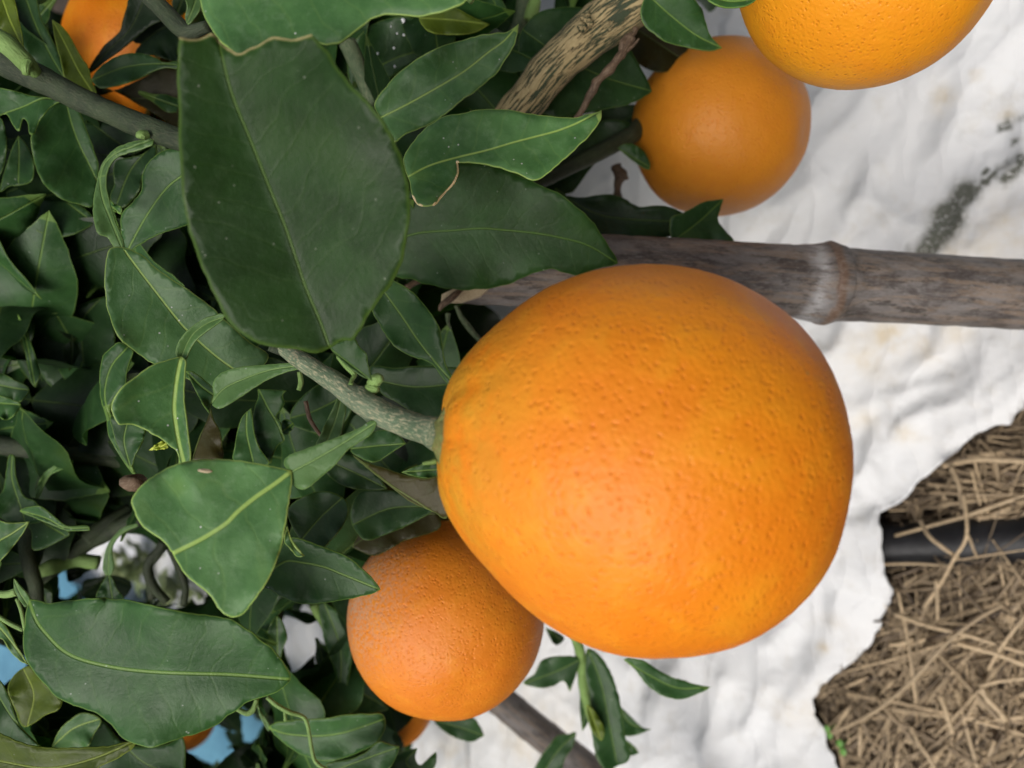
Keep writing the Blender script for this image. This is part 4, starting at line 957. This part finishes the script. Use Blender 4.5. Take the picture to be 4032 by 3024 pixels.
leaf('A', [(1180,-60),(1310,-60),(1310,30),(1270,110),(1220,160),(1200,110),(1210,30)], [(1290,-60),(1250,60),(1215,150)], .176, mat=MYOUNG, tint=.6)
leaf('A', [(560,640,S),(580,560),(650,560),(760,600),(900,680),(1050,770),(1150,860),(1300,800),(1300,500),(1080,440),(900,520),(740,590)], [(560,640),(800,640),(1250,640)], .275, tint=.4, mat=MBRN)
leaf('A', [(500,720),(580,740),(560,800),(640,780),(900,860),(980,900),(880,1000),(700,1030),(650,1080),(600,950),(540,830)], [(500,720),(700,880),(880,1000)], .262, tint=.5)
# tile D
leaf('D', [(800,-60,S),(720,-50),(692,0),(680,100),(676,200),(690,320),(730,450),(780,540),(850,600),(930,660),(1000,700),(1080,735),(1200,790),(1330,840),(1450,855),(1600,800),(1700,720),(1740,640),(1620,560),(1520,470),(1420,380),(1380,340),(1250,240),(1100,140),(1000,70),(940,10),(880,-30)],
     [(810,-30),(900,90),(1000,220),(1100,350),(1200,470),(1400,650),(1600,790)], .208, label='broad leaf between the torn leaf and the folded pale one', tint=1.6, fold=.22, res=30, grad=(.25, .15), wave=.002)
leaf('D', [(1170,650,S),(1060,680),(960,720),(870,790),(790,850),(740,920),(720,980),(733,1030),(752,1070),(772,1092),(830,1090),(880,1100),(935,1122),(980,1150),(1050,1190),(1100,1230),(1140,1260),(1158,1310),(1165,1370),(1235,1340),(1228,1200),(1210,1050),(1195,900),(1200,780),(1206,680)],
     [(1175,660),(1150,780),(1135,900),(1130,1000),(1145,1120),(1165,1230),(1195,1350)], .182, label='half-folded pale leaf with a ragged bitten lower edge', tint=2.3, fold=.55, wave=.0012, ribk=.55,
     wing=[(1462,382,S),(1430,372),(1390,385),(1330,402),(1240,460),(1190,510),(1150,570),(1138,620),(1145,652),(1168,668),(1205,672),(1228,620),(1270,550),(1340,490),(1440,418)], wmid=[(1455,395),(1340,440),(1240,520),(1175,660)], wd=.184)
leaf('D', [(1205,745,S),(1250,750),(1320,800),(1390,870),(1375,930),(1355,1020,S),(1320,970),(1260,860)], [(1385,900),(1300,840),(1205,745)], .196, tint=1.2, fold=.3,
     wing=[(1950,690,S),(1850,695),(1700,705),(1550,720),(1440,755),(1390,800),(1378,850),(1385,900),(1375,960),(1420,990),(1470,970),(1550,920),(1640,860),(1740,800),(1850,755),(1945,728)], wmid=[(1945,710),(1750,740),(1550,810),(1440,870),(1370,960)], wd=.186)
leaf('D', [(1368,985,S),(1385,1060),(1425,1130),(1440,1220),(1435,1320),(1245,1325,S),(1285,1190),(1335,1080)], [(1365,985),(1310,1130),(1243,1318)], .20, mat=MBRN, tint=.8, fold=.1)
leaf('D', [(860,608),(780,560),(720,592),(668,650),(650,720),(645,850),(660,960),(690,1045),(700,1150),(740,1240),(800,1330),(850,1400),(940,1500,S),(860,1370),(880,1290),(920,1210),(938,1120),(830,1100),(740,1040),(715,1000),(740,920),(810,850),(825,750),(860,640)],
     [(830,590),(720,720),(680,900),(720,1060),(790,1200),(850,1380)], .222, tint=1.15, fold=.4)
leaf('D', [(720,1040),(830,1080),(935,1118),(925,1200),(880,1290),(850,1370),(800,1310),(760,1230),(730,1130)], [(825,1080),(805,1200),(845,1360)], .215, tint=.95, fold=.2)
leaf('D', [(700,260,S),(580,292),(450,352),(350,432),(260,455),(215,520),(203,600),(215,680),(270,770),(350,860),(500,930),(600,960),(680,880),(740,700),(740,450)], [(640,290),(545,400),(530,520),(545,700),(590,930)], .282, tint=.62, fold=.25, label='dull dark leaf with pale scratches left of the broad one')
leaf('D', [(130,92,S),(60,175),(34,250),(50,400),(60,520),(110,680),(170,780),(230,850,S),(260,760),(200,600),(225,440),(165,300),(112,200)], [(130,92),(90,300),(140,560),(230,850)], .27, tint=.55)
leaf('D', [(115,375,S),(160,450),(200,560),(240,680),(262,770),(215,840),(180,700),(150,560)], [(115,375),(175,560),(225,830)], .262, tint=1.2)
leaf('D', [(-60,760),(20,765),(90,800),(190,860),(130,945),(40,935),(-60,900)], [(-60,820),(60,850),(190,870)], .25, tint=.85)
leaf('D', [(-60,900),(20,910),(80,930),(135,965),(85,1040),(30,1062),(-60,1000)], [(-60,950),(135,965)], .24, tint=1.2)
leaf('D', [(-40,450),(40,480),(100,640),(180,790),(60,740),(-60,650)], [(-40,480),(60,620),(180,790)], .285, tint=.9)
leaf('D', [(1670,862,S),(1760,865),(1855,872,S),(1832,905),(1845,950),(1822,1000),(1790,1040),(1822,1085),(1830,1140),(1845,1192),(1800,1230),(1772,1285),(1758,1345,S),(1700,1300),(1660,1200),(1638,1100),(1645,1000),(1672,920)],
     [(1680,870),(1740,990),(1800,1090),(1840,1190)], .226, tint=1.0, fold=.12, label='ragged leaf with a torn saw-toothed right edge') if True else dict(torn=[[(1855,872),(1832,905),(1845,950),(1822,1000),(1790,1040),(1822,1085),(1830,1140),(1845,1192),(1800,1230),(1772,1285),(1758,1345)]])
leaf('D', [(1630,985,S),(1570,1040),(1540,1130),(1522,1230),(1512,1320),(1600,1345),(1745,1350),(1680,1240),(1650,1150),(1640,1060)], [(1600,1010),(1600,1150),(1640,1330)], .222, tint=1.35, fold=.25)
leaf('D', [(1830,1070),(1870,1062),(1905,1090),(1890,1130),(1850,1160),(1825,1130)], [(1905,1080),(1830,1140)], .23, tint=1.3)
leaf('D', [(1890,1000),(1950,920),(2050,840),(2200,780),(2300,900),(2220,1100),(2080,1150),(1950,1120),(1885,1080)], [(1890,1050),(2050,1000),(2280,880)], .25, tint=.95)
leaf('D', [(2190,905,S),(2150,1000),(2110,1080),(2075,1160),(2048,1225),(2120,1215),(2200,1170),(2225,1080),(2245,980),(2235,900)], [(2215,900),(2180,1050),(2120,1200)], .19, tint=.75, mat=MYOUNG, fold=.4)
leaf('D', [(965,1258,S),(1020,1215),(1060,1200),(1090,1240),(1030,1255)], [(965,1258),(1080,1220)], .19, mat=MYEL, tint=2.4, label='small lime-yellow leaf tip')
leaf('D', [(470,1325),(460,1360),(400,1385),(330,1420),(290,1480),(260,1550),(230,1570),(245,1480),(285,1410),(350,1360),(420,1335)], [(460,1335),(340,1390),(240,1560)], .262, tint=1.2, mat=MYOUNG, fold=.4)
leaf('D', [(60,1290),(95,1300),(100,1400),(120,1480),(160,1560),(240,1600),(280,1720),(40,1720),(-40,1600),(20,1520),(40,1400)], [(80,1290),(80,1450),(160,1700)], .255, tint=1.0)
D15 = leaf('D', [(1888,1392,S),(1893,1440),(1886,1520),(1872,1600),(1862,1680),(1846,1770),(1830,1860),(1800,1960),(1742,2090),(1685,2180),(1635,2248),(1575,2318),(1530,2340),(1465,2328),(1412,2278),(1350,2190),(1260,2120),(1180,2038),(1118,1925),(1060,1850),(1000,1808),(912,1740),(880,1680),(852,1600),(872,1540),(920,1482),(990,1430),(1080,1375),(1180,1340),(1300,1322),(1450,1317),(1600,1332),(1750,1360),(1830,1375)],
     [(1890,1395),(1780,1480),(1650,1570),(1540,1660),(1460,1740),(1300,1840),(1118,1930)], .162, label='bright triangular leaf with a small pale hole, left of the largest orange', tint=2.5, ribk=.6, rimk=.7, fold=.12, res=34, grad=(.05, -.22), wave=.0014, bowl=.15,
     wing=[(1888,1392,S),(1848,1365),(1842,1325),(1875,1290),(1950,1262),(2060,1220),(2212,1165),(2330,1115),(2400,1068),(2438,1075),(2432,1110),(2400,1160),(2330,1205),(2250,1262),(2180,1345),(2090,1425),(2000,1500),(1955,1512),(1912,1492),(1896,1440)], wmid=[(1890,1400),(2050,1315),(2212,1220),(2425,1085)], wd=.166)
me_pts = [at(*full('D', 1325 + 46 * math.cos(a) , 1393 + 13 * math.sin(a) + 5 * math.cos(a)), .1585) for a in [i * .524 for i in range(12)]]
me = bpy.data.meshes.new('pale_scar'); me.from_pydata([p - me_pts[0] for p in me_pts] + [p + cF * .0006 - me_pts[0] for p in me_pts], [], [tuple(range(12))] + [(i, i + 12, (i + 1) % 12 + 12, (i + 1) % 12) for i in range(12)]); me.update()
vattr(me, 'tc', [(v.co.x, v.co.y, v.co.z) for v in me.vertices]); link('pale_scar', me, MPALE, D15, me_pts[0])
# tile E
leaf('E', [(330,155,S),(400,190),(470,240),(540,320),(600,400),(640,480),(655,570),(668,670),(700,750),(760,830),(745,870),(690,830),(640,770),(590,700),(520,670),(430,640),(340,580),(280,500),(240,430),(200,350),(240,240)], [(270,220),(400,400),(500,550),(620,700),(750,850)], .215, tint=.95, fold=.3, grad=(-.2, .1), wave=.0016, label='leaf curving down behind the fruit stalk under the bamboo')
leaf('E', [(180,720),(350,725),(500,712),(620,715),(800,745),(820,900),(760,1000),(640,1060),(500,1050),(380,960),(250,880)], [(200,800),(480,850),(800,820)], .236, tint=.6, label='dark blue-green leaf behind the fruit stalk')
leaf('E', [(240,1130),(350,1140),(420,1215,S),(330,1272),(220,1337),(130,1310),(60,1260),(120,1180)], [(60,1250),(240,1230),(420,1215)], .225, tint=1.15, fold=.3)
leaf('E', [(60,1280,S),(160,1335),(300,1380),(420,1420),(540,1440),(680,1430),(720,1560),(680,1700),(600,1660),(500,1620),(400,1560),(300,1480),(160,1370)], [(60,1280),(300,1470),(500,1600),(660,1700)], .20, mat=MBRN, tint=1.0, fold=.15, label='olive-brown leaf passing behind the left edge of the largest orange')
leaf('E', [(390,1402,S),(480,1362),(620,1338),(680,1400),(560,1440),(460,1425)], [(390,1402),(650,1380)], .215, tint=1.05)
leaf('E', [(-100,1290),(60,1288),(150,1345),(240,1430),(300,1510,S),(200,1520),(80,1508),(0,1482),(-100,1400)], [(-100,1320),(100,1410),(300,1510)], .232, tint=.65)
leaf('E', [(120,1530),(330,1520),(520,1560),(600,1640),(480,1720),(300,1800),(150,1840),(60,1700)], [(60,1750),(300,1640),(560,1620)], .245, tint=.75)
leaf('W', [(622,1100),(665,1068),(710,1062),(748,1082),(750,1118),(722,1160),(680,1192),(638,1150)], [(740,1075),(690,1120),(640,1180)], .225, tint=.8)
leaf('W', [(760,1182,S),(800,1110),(860,1070),(930,1090),(950,1140),(870,1170),(810,1200)], [(760,1182),(850,1120),(950,1110)], .25, tint=.55, mat=MBRN)
leaf('G', [(1690,470),(1780,320),(1840,200),(1890,165),(1960,175),(2080,220),(2212,270),(2290,315),(2372,390),(2430,450),(2464,502,S),(2410,530),(2340,545),(2270,563),(2212,570),(2100,590),(1960,595),(1850,560),(1760,510)], [(1700,420),(1850,320),(1950,325),(2100,355),(2212,400),(2350,455),(2464,502)], .205, tint=1.1, grad=(-.05, .15), fold=.2, label='leaf lying in front of the scurfy orange')
leaf('G', [(1860,90,S),(1885,160),(1920,220),(1975,285,S),(1930,290),(1880,240),(1840,180)], [(1860,90),(1900,210),(1975,285)], .19, tint=1.6)
# tile G
G1 = leaf('G', [(188,562,S),(300,585),(420,580),(520,565),(640,558),(750,562),(850,575),(980,605),(1100,630),(1250,655),(1400,675),(1500,700),(1590,750),(1680,815),(1760,880),(1830,970),(1880,1060),(1884,1085,S),(1860,1120),(1800,1160),(1730,1195),(1650,1215),(1570,1260),(1480,1320),(1400,1380),(1300,1430),(1180,1460),(1070,1500),(980,1525),(900,1505),(800,1470),(700,1350),(600,1290),(480,1250),(360,1190),(270,1090),(200,1010),(165,930),(153,800),(168,680)],
     [(195,590),(240,710),(320,810),(400,890),(500,945),(640,985),(800,1015),(1000,1035),(1250,1045),(1500,1052),(1884,1083)], .180, label='large dark glossy leaf with a curved yellow midrib, low on the left', tint=1.3, ribk=.75, fold=.18, res=38, grad=(.02, .15), wave=.003, curl=.25,
     wing=[(92,432),(125,470),(190,548),(190,590),(165,615),(140,590),(112,540),(92,490)], wmid=[(95,440),(130,520),(180,600)], wd=.182)
leaf('G', [(-60,60),(60,70),(192,62,S),(150,140),(90,220),(30,290),(-60,360)], [(192,62),(60,150),(-60,220)], .20, tint=1.6)
leaf('G', [(130,-10),(250,-40),(330,10),(400,70),(450,92),(570,88),(578,118),(440,122),(350,90),(230,40)], [(575,104),(420,100),(300,40),(130,-10)], .235, tint=1.2, fold=.4)
leaf('G', [(60,-200),(200,-60),(330,60),(450,130),(400,180),(220,250),(200,120),(90,0)], [(60,-200),(220,20),(420,150)], .26, tint=1.0)
leaf('G', [(705,400),(735,440),(760,500),(800,570),(630,565),(650,480),(680,430)], [(705,400),(720,500),(730,560)], .262, tint=.8,
     wing=[(885,75),(800,100),(745,150),(705,200),(680,260),(666,370),(690,408),(722,402),(740,340),(726,250),(762,170),(830,120),(892,95)], wmid=[(885,85),(780,140),(715,220),(700,400)])
leaf('G', [(-60,660),(0,700),(40,742),(80,810),(110,870),(150,930),(182,990,S),(130,965),(60,895),(20,830),(-60,780)], [(-60,680),(60,820),(182,990)], .21, tint=1.9)
leaf('G', [(906,1470,S),(850,1540),(760,1600),(650,1650),(600,1700),(400,1780),(0,1800),(-80,1620),(-60,1430),(60,1462),(150,1500),(280,1525),(400,1530),(550,1525),(700,1518),(800,1495)], [(906,1470),(600,1600),(300,1660),(-60,1600)], .195, mat=MYEL, tint=.95, fold=.3, label='yellow-green leaf pointing right at the bottom left corner')
leaf('G', [(-60,1060),(20,1120),(70,1230),(120,1370),(190,1450),(262,1515,S),(150,1510),(0,1460),(-60,1400)], [(-60,1100),(80,1330),(262,1515)], .215, tint=1.0)
leaf('G', [(190,1000),(260,1085),(400,1215),(380,1280),(300,1315),(160,1392),(100,1280),(50,1150),(100,1050)], [(150,1010),(220,1180),(180,1380)], .235, tint=1.15, mat=MYEL)
leaf('G', [(335,1525,S),(380,1420),(450,1350),(540,1300),(655,1345),(610,1440),(555,1530)], [(335,1525),(480,1400),(650,1340)], .25, tint=1.9, mat=MLEAF)
leaf('G', [(560,1530),(660,1360),(780,1480),(900,1520),(1070,1510),(1180,1460),(1200,1600),(1160,1720),(600,1720)], [(700,1380),(900,1600),(1100,1700)], .27, tint=.85)
leaf('G', [(1740,1392,S),(1800,1360),(1900,1348),(2100,1338),(2220,1315),(2380,1308),(2480,1312),(2498,1380),(2482,1440),(2430,1505),(2320,1560),(2212,1600),(2080,1612),(1960,1572),(1860,1512),(1780,1442)], [(1740,1395),(1850,1435),(2050,1450),(2212,1432),(2350,1390),(2490,1340)], .262, label='leaf with a pale midrib below the scurfy orange', tint=1.45, fold=.28, grad=(0, .15),
     wing=[(1660,1210),(1690,1290),(1750,1385),(1740,1420),(1715,1385),(1680,1310)], wmid=[(1660,1210),(1740,1405)])
leaf('H', [(-100,1640),(60,1600),(160,1555),(240,1490),(330,1510),(378,1520,S),(350,1600),(290,1680),(60,1740)], [(-60,1680),(180,1590),(378,1520)], .25, tint=.9)
leaf('H', [(492,1530,S),(400,1550),(330,1600),(290,1700),(500,1720),(600,1660),(618,1600),(612,1552,S),(560,1600),(510,1640),(480,1600)], [(492,1530),(420,1620),(500,1700)], .30, tint=.85)
leaf('H', [(270,1235),(300,1280),(210,1300),(60,1310),(20,1200),(-100,1160),(-60,1000),(80,960),(180,1080)], [(-60,1000),(100,1150),(270,1250)], .32, tint=1.7, wave=.004)
leaf('W', [(690,1300),(745,1340),(760,1420),(742,1500),(720,1440),(700,1380)], [(700,1300),(735,1400),(735,1490)], .30, tint=1.0)
leaf('W', [(598,1330),(620,1370),(612,1400),(600,1430),(575,1380)], [(598,1330),(600,1430)], .28, tint=.9)
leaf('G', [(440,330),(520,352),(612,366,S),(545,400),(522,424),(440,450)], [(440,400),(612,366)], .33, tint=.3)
leaf('G', [(540,450),(650,422),(740,410),(830,440),(852,490),(780,570),(560,570)], [(560,520),(700,430),(840,470)], .33, tint=.6)
# tile H shoots
leaf('H', [(600,1350),(700,1345),(850,1335),(900,1390),(925,1450,S),(850,1488),(780,1477),(680,1432)], [(600,1350),(780,1400),(925,1450)], .37, tint=1.2)
leaf('H', [(1180,1110),(1250,1050),(1300,960),(1400,935),(1540,950),(1512,1080),(1482,1162,S),(1440,1095),(1380,1125),(1300,1142)], [(1540,960),(1400,1030),(1190,1110)], .34, tint=.95)
leaf('H', [(1590,890),(1640,900),(1700,960),(1750,1050),(1790,1160),(1815,1280),(1832,1400),(1850,1500),(1875,1570),(1850,1620),(1780,1650),(1720,1690,S),(1660,1600),(1630,1480),(1615,1350),(1610,1200),(1580,1050)], [(1600,900),(1680,1100),(1730,1350),(1780,1600)], .335, label='long narrow leaf hanging under the largest orange', tint=1.0, fold=.3)
leaf('H', [(1825,955,S),(1870,945),(1960,965),(2050,1020),(2140,1070),(2212,1090),(2300,1118),(2398,1133,S),(2330,1170),(2212,1212),(2140,1208),(2060,1180),(1970,1110),(1900,1020)], [(1825,955),(2000,1060),(2180,1140),(2398,1133)], .30, label='slim leaf pointing right below the largest orange', tint=1.25)
leaf('H', [(1800,1250,S),(1880,1330),(1950,1395),(2008,1408,S),(1920,1442),(1840,1450),(1805,1380)], [(1800,1260),(1870,1370),(2008,1408)], .36, tint=1.15)
leaf('H', [(1250,1700),(1290,1590),(1350,1510),(1400,1450),(1470,1440),(1520,1430),(1500,1520),(1450,1600),(1400,1720)], [(1510,1440),(1400,1550),(1300,1700)], .38, tint=.95)
leaf('H', [(1320,750,S),(1400,780),(1445,820),(1400,862),(1365,840)], [(1320,750),(1430,840)], .36, tint=.8)
leaf('H', [(1835,1475),(1900,1520),(1928,1560,S),(1880,1578),(1845,1560)], [(1835,1475),(1928,1560)], .36, tint=.9)
leaf('H', [(1555,1080),(1600,1150),(1610,1300),(1590,1380),(1560,1420,S),(1545,1260)], [(1570,1080),(1580,1250),(1560,1420)], .355, tint=.9)
leaf('H', [(1590,1250),(1640,1290),(1700,1400),(1690,1480),(1640,1440),(1600,1350)], [(1600,1260),(1680,1470)], .33, mat=MYEL, tint=1.3)
# spiky little clump
for i in range(9):
    a = -2.7 + i * .28; x0, y0 = 430, 1100
    ptube('twig', 'D', [(x0, y0, .29, .0009), (x0 + 60 * math.cos(a), y0 + 80 * math.sin(a), .285, .0009), (x0 + 130 * math.cos(a - .2), y0 + 190 * math.sin(a - .2), .28, .0004)], MGREENTWIG, T, segs=7)
# dried flower end
ptube('bud', 'D', [(835, 1500, .21, .0012), (860, 1470, .208, .0028), (875, 1450, .207, .0022), (880, 1440, .207, .0006)], MDEAD, T, segs=14, wob=.5)

# --- generic leaves deeper in the crown and out of frame
def generic_outline(rnd):
    L = 1.0; w = rnd.uniform(.20, .27); skew = rnd.uniform(-.06, .06); up = []; dn = []
    for s, k in [(0, .04), (.06, .35), (.16, .72), (.30, .96), (.45, 1.0), (.60, .88), (.74, .64), (.86, .36), (.95, .13)]:
        b = skew * math.sin(s * 3.1); j = rnd.uniform(.94, 1.06)
        up.append((s, b + w * k * j)); dn.append((s, b - w * k * rnd.uniform(.94, 1.06)))
    ol = up + [(1.0, 0, S)] + dn[::-1]
    return ol, [(0, 0), (.3, skew * .8), (.6, skew * .9), (1.0, 0)]
def generic_variants():
    rnd = random.Random(21); out = []
    for k in range(7):
        ol, md = generic_outline(rnd)
        cv = rnd.uniform(.05, .5); tw = rnd.uniform(-.5, .5)
        V, Fs, A_, _ = leaf_from_outline(ol, md, lambda x, y, dz: Vector((x, y * math.cos(tw * x), -cv * x * x * .6 + y * math.sin(tw * x) + dz)), 1.0, fold=rnd.uniform(.1, .5), wave=.05, res=13, seed=50 + k)
        # petiole with narrow wings
        wl, wf, wa, _ = leaf_from_outline([(0, .012), (-.05, .05), (-.12, .055), (-.2, .025), (-.28, .012), (-.28, -.012), (-.2, -.025), (-.12, -.055), (-.05, -.05), (0, -.012)], [(0, 0), (-.28, 0)], lambda x, y, dz: Vector((x, y, dz + .1 * x * x)), 1.0, fold=.2, wave=.01, res=7, seed=90 + k)
        n = len(V); V = list(V) + list(wl); Fs = list(Fs) + [tuple(i + n for i in f) for f in wf]
        for q in A_: A_[q] = np.concatenate([A_[q], wa[q]])
        out.append((np.array([tuple(v) for v in V]), Fs, A_))
    return out
VARS = generic_variants()
KEEP = [  # openings seen in the photo where nothing of the crown may hang: (tile, x, y, radius)
    ('G', 560, 330, 90), ('G', 560, 410, 60), ('G', 800, 370, 130), ('G', 900, 350, 90), ('G', 1090, 330, 70), ('G', 1140, 530, 55), ('G', 450, 480, 35), ('G', 690, 160, 40),
    ('G', 1890, 760, 70), ('G', 1950, 850, 55), ('G', 1920, 970, 40), ('G', 2080, 760, 35), ('G', 90, 1000, 60),
    ('G', 1290, 1460, 110), ('G', 1620, 1400, 50), ('G', 1370, 1450, 60), ('G', 940, 1400, 24),
    ('A', 640, 150, 170), ('A', 650, 300, 80), ('A', 1100, 520, 60), ('A', 1110, 790, 50), ('A', 740, 570, 40), ('A', 860, 300, 60), ('A', 440, 20, 50),
    ('B', 1320, 20, 60), ('B', 1650, 1130, 180), ('B', 1950, 1250, 150), ('B', 1850, 1200, 150), ('H', 900, 1500, 220), ('H', 540, 1560, 70), ('H', 1600, 1300, 500), ('H', 1400, 800, 150), ('C', 200, 800, 700)]
KP = [(full(t, x, y), r / K) for t, x, y, r in KEEP]
def project_np(P):
    v = P - np.array(CAM); d = v @ np.array(cF)
    return 2016 + FPX * (v @ np.array(cR)) / d, 1512 - FPX * (v @ np.array(cU)) / d, d
def try_leaf(rnd, px, py, d, L, tint, check=True):
    V, Fs, A_ = rnd.choice(VARS)
    # blade normal leans to the sky and outwards, leaves droop
    nrm = Vector((rnd.gauss(0, .55), rnd.gauss(-.45, .5), rnd.gauss(.75, .3))).normalized()
    ax = Vector((rnd.gauss(0, 1), rnd.gauss(-.3, .8), rnd.gauss(-.2, .6))); ax = (ax - nrm * ax.dot(nrm)).normalized(); ay = nrm.cross(ax)
    R_ = np.array([tuple(ax), tuple(ay), tuple(nrm)])
    org = np.array(at(px, py, d)); W_ = (V * L) @ R_ + org
    if W_[:, 2].min() < .03: return None
    x, y, dd = project_np(W_)
    if dd.min() < .02: return None
    if check:
        if d < 1.5 and x.max() > 1850 and y.max() > 1150 and y.min() < 2600: 
            if x.max() > 2000: return None
        if x.max() > 2350 and py > 400: return None
        if x.max() > 3300: return None
        if y.max() > 2600 and x.max() > 1650: return None
        for (c, r) in KP:
            if (np.hypot(x - c[0], y - c[1]) < r).any(): return None
        if dd.min() < .225 and x.max() > -60 and x.min() < 4100 and y.max() > -60 and y.min() < 3100: return None
    A2 = {k: v * L for k, v in A_.items() if k in ('across', 'along', 'edge')}
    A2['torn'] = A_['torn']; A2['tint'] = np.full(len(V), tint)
    return W_, Fs, A2, org, (x, y)
def fill():
    rnd = random.Random(77); got = []
    specs = []
    for _ in range(2600):   # behind the traced leaves
        u = rnd.random(); specs.append((rnd.uniform(-300, 1800), rnd.uniform(-300, 3300), rnd.uniform(.27, .34) if u < .3 else rnd.uniform(.34, .75), rnd.uniform(.042, .072), True))
    for _ in range(240): specs.append((rnd.uniform(1400, 2700), rnd.uniform(-300, 700), rnd.uniform(.30, .42), rnd.uniform(.045, .07), True))
    for _ in range(900):   # crown above the frame (the picture's left) and beside it
        specs.append((rnd.uniform(-3200, -250), rnd.uniform(-1500, 4200), rnd.uniform(.24, .6), rnd.uniform(.05, .075), True))
    for _ in range(160): specs.append((rnd.uniform(-400, 1600), rnd.uniform(-1600, -350), rnd.uniform(.22, .5), rnd.uniform(.05, .075), True))
    for s in specs:
        if s[0] > -1000 and s[0] < 300 and s[1] < 500 and s[2] < .3 and rnd.random() < .7: continue
        r = try_leaf(rnd, s[0], s[1], s[2], s[3], rnd.choice([.3, .45, .6, .8, 1.1]))  # random tints kept dark, putting the shade inside the crown into leaf colour
        if r: got.append((r, s))
    V = []; Fc = []; AT = {k: [] for k in ('across', 'along', 'edge', 'torn', 'tint')}; n = 0
    indiv = 0
    nleaf = sum(1 for o in tree.children if o.name.startswith('leaf'))
    order = sorted(got, key=lambda g: g[1][2])
    for (W_, Fs, A2, org, (x, y)), s in order:
        vis = (x.max() > 0 and x.min() < 4032 and y.max() > 0 and y.min() < 3024)
        if vis and nleaf + indiv < 99 and s[2] < .40:
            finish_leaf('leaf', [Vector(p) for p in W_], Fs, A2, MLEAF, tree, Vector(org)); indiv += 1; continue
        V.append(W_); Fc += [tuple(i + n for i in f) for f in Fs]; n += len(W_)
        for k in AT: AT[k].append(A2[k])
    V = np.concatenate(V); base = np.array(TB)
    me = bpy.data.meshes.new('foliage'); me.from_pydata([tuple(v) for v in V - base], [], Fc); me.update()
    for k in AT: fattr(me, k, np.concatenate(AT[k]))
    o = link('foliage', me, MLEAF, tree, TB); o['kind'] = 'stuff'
    print('leaves', nleaf, 'indiv', indiv, 'total filler', len(got), 'verts', len(V))
fill()
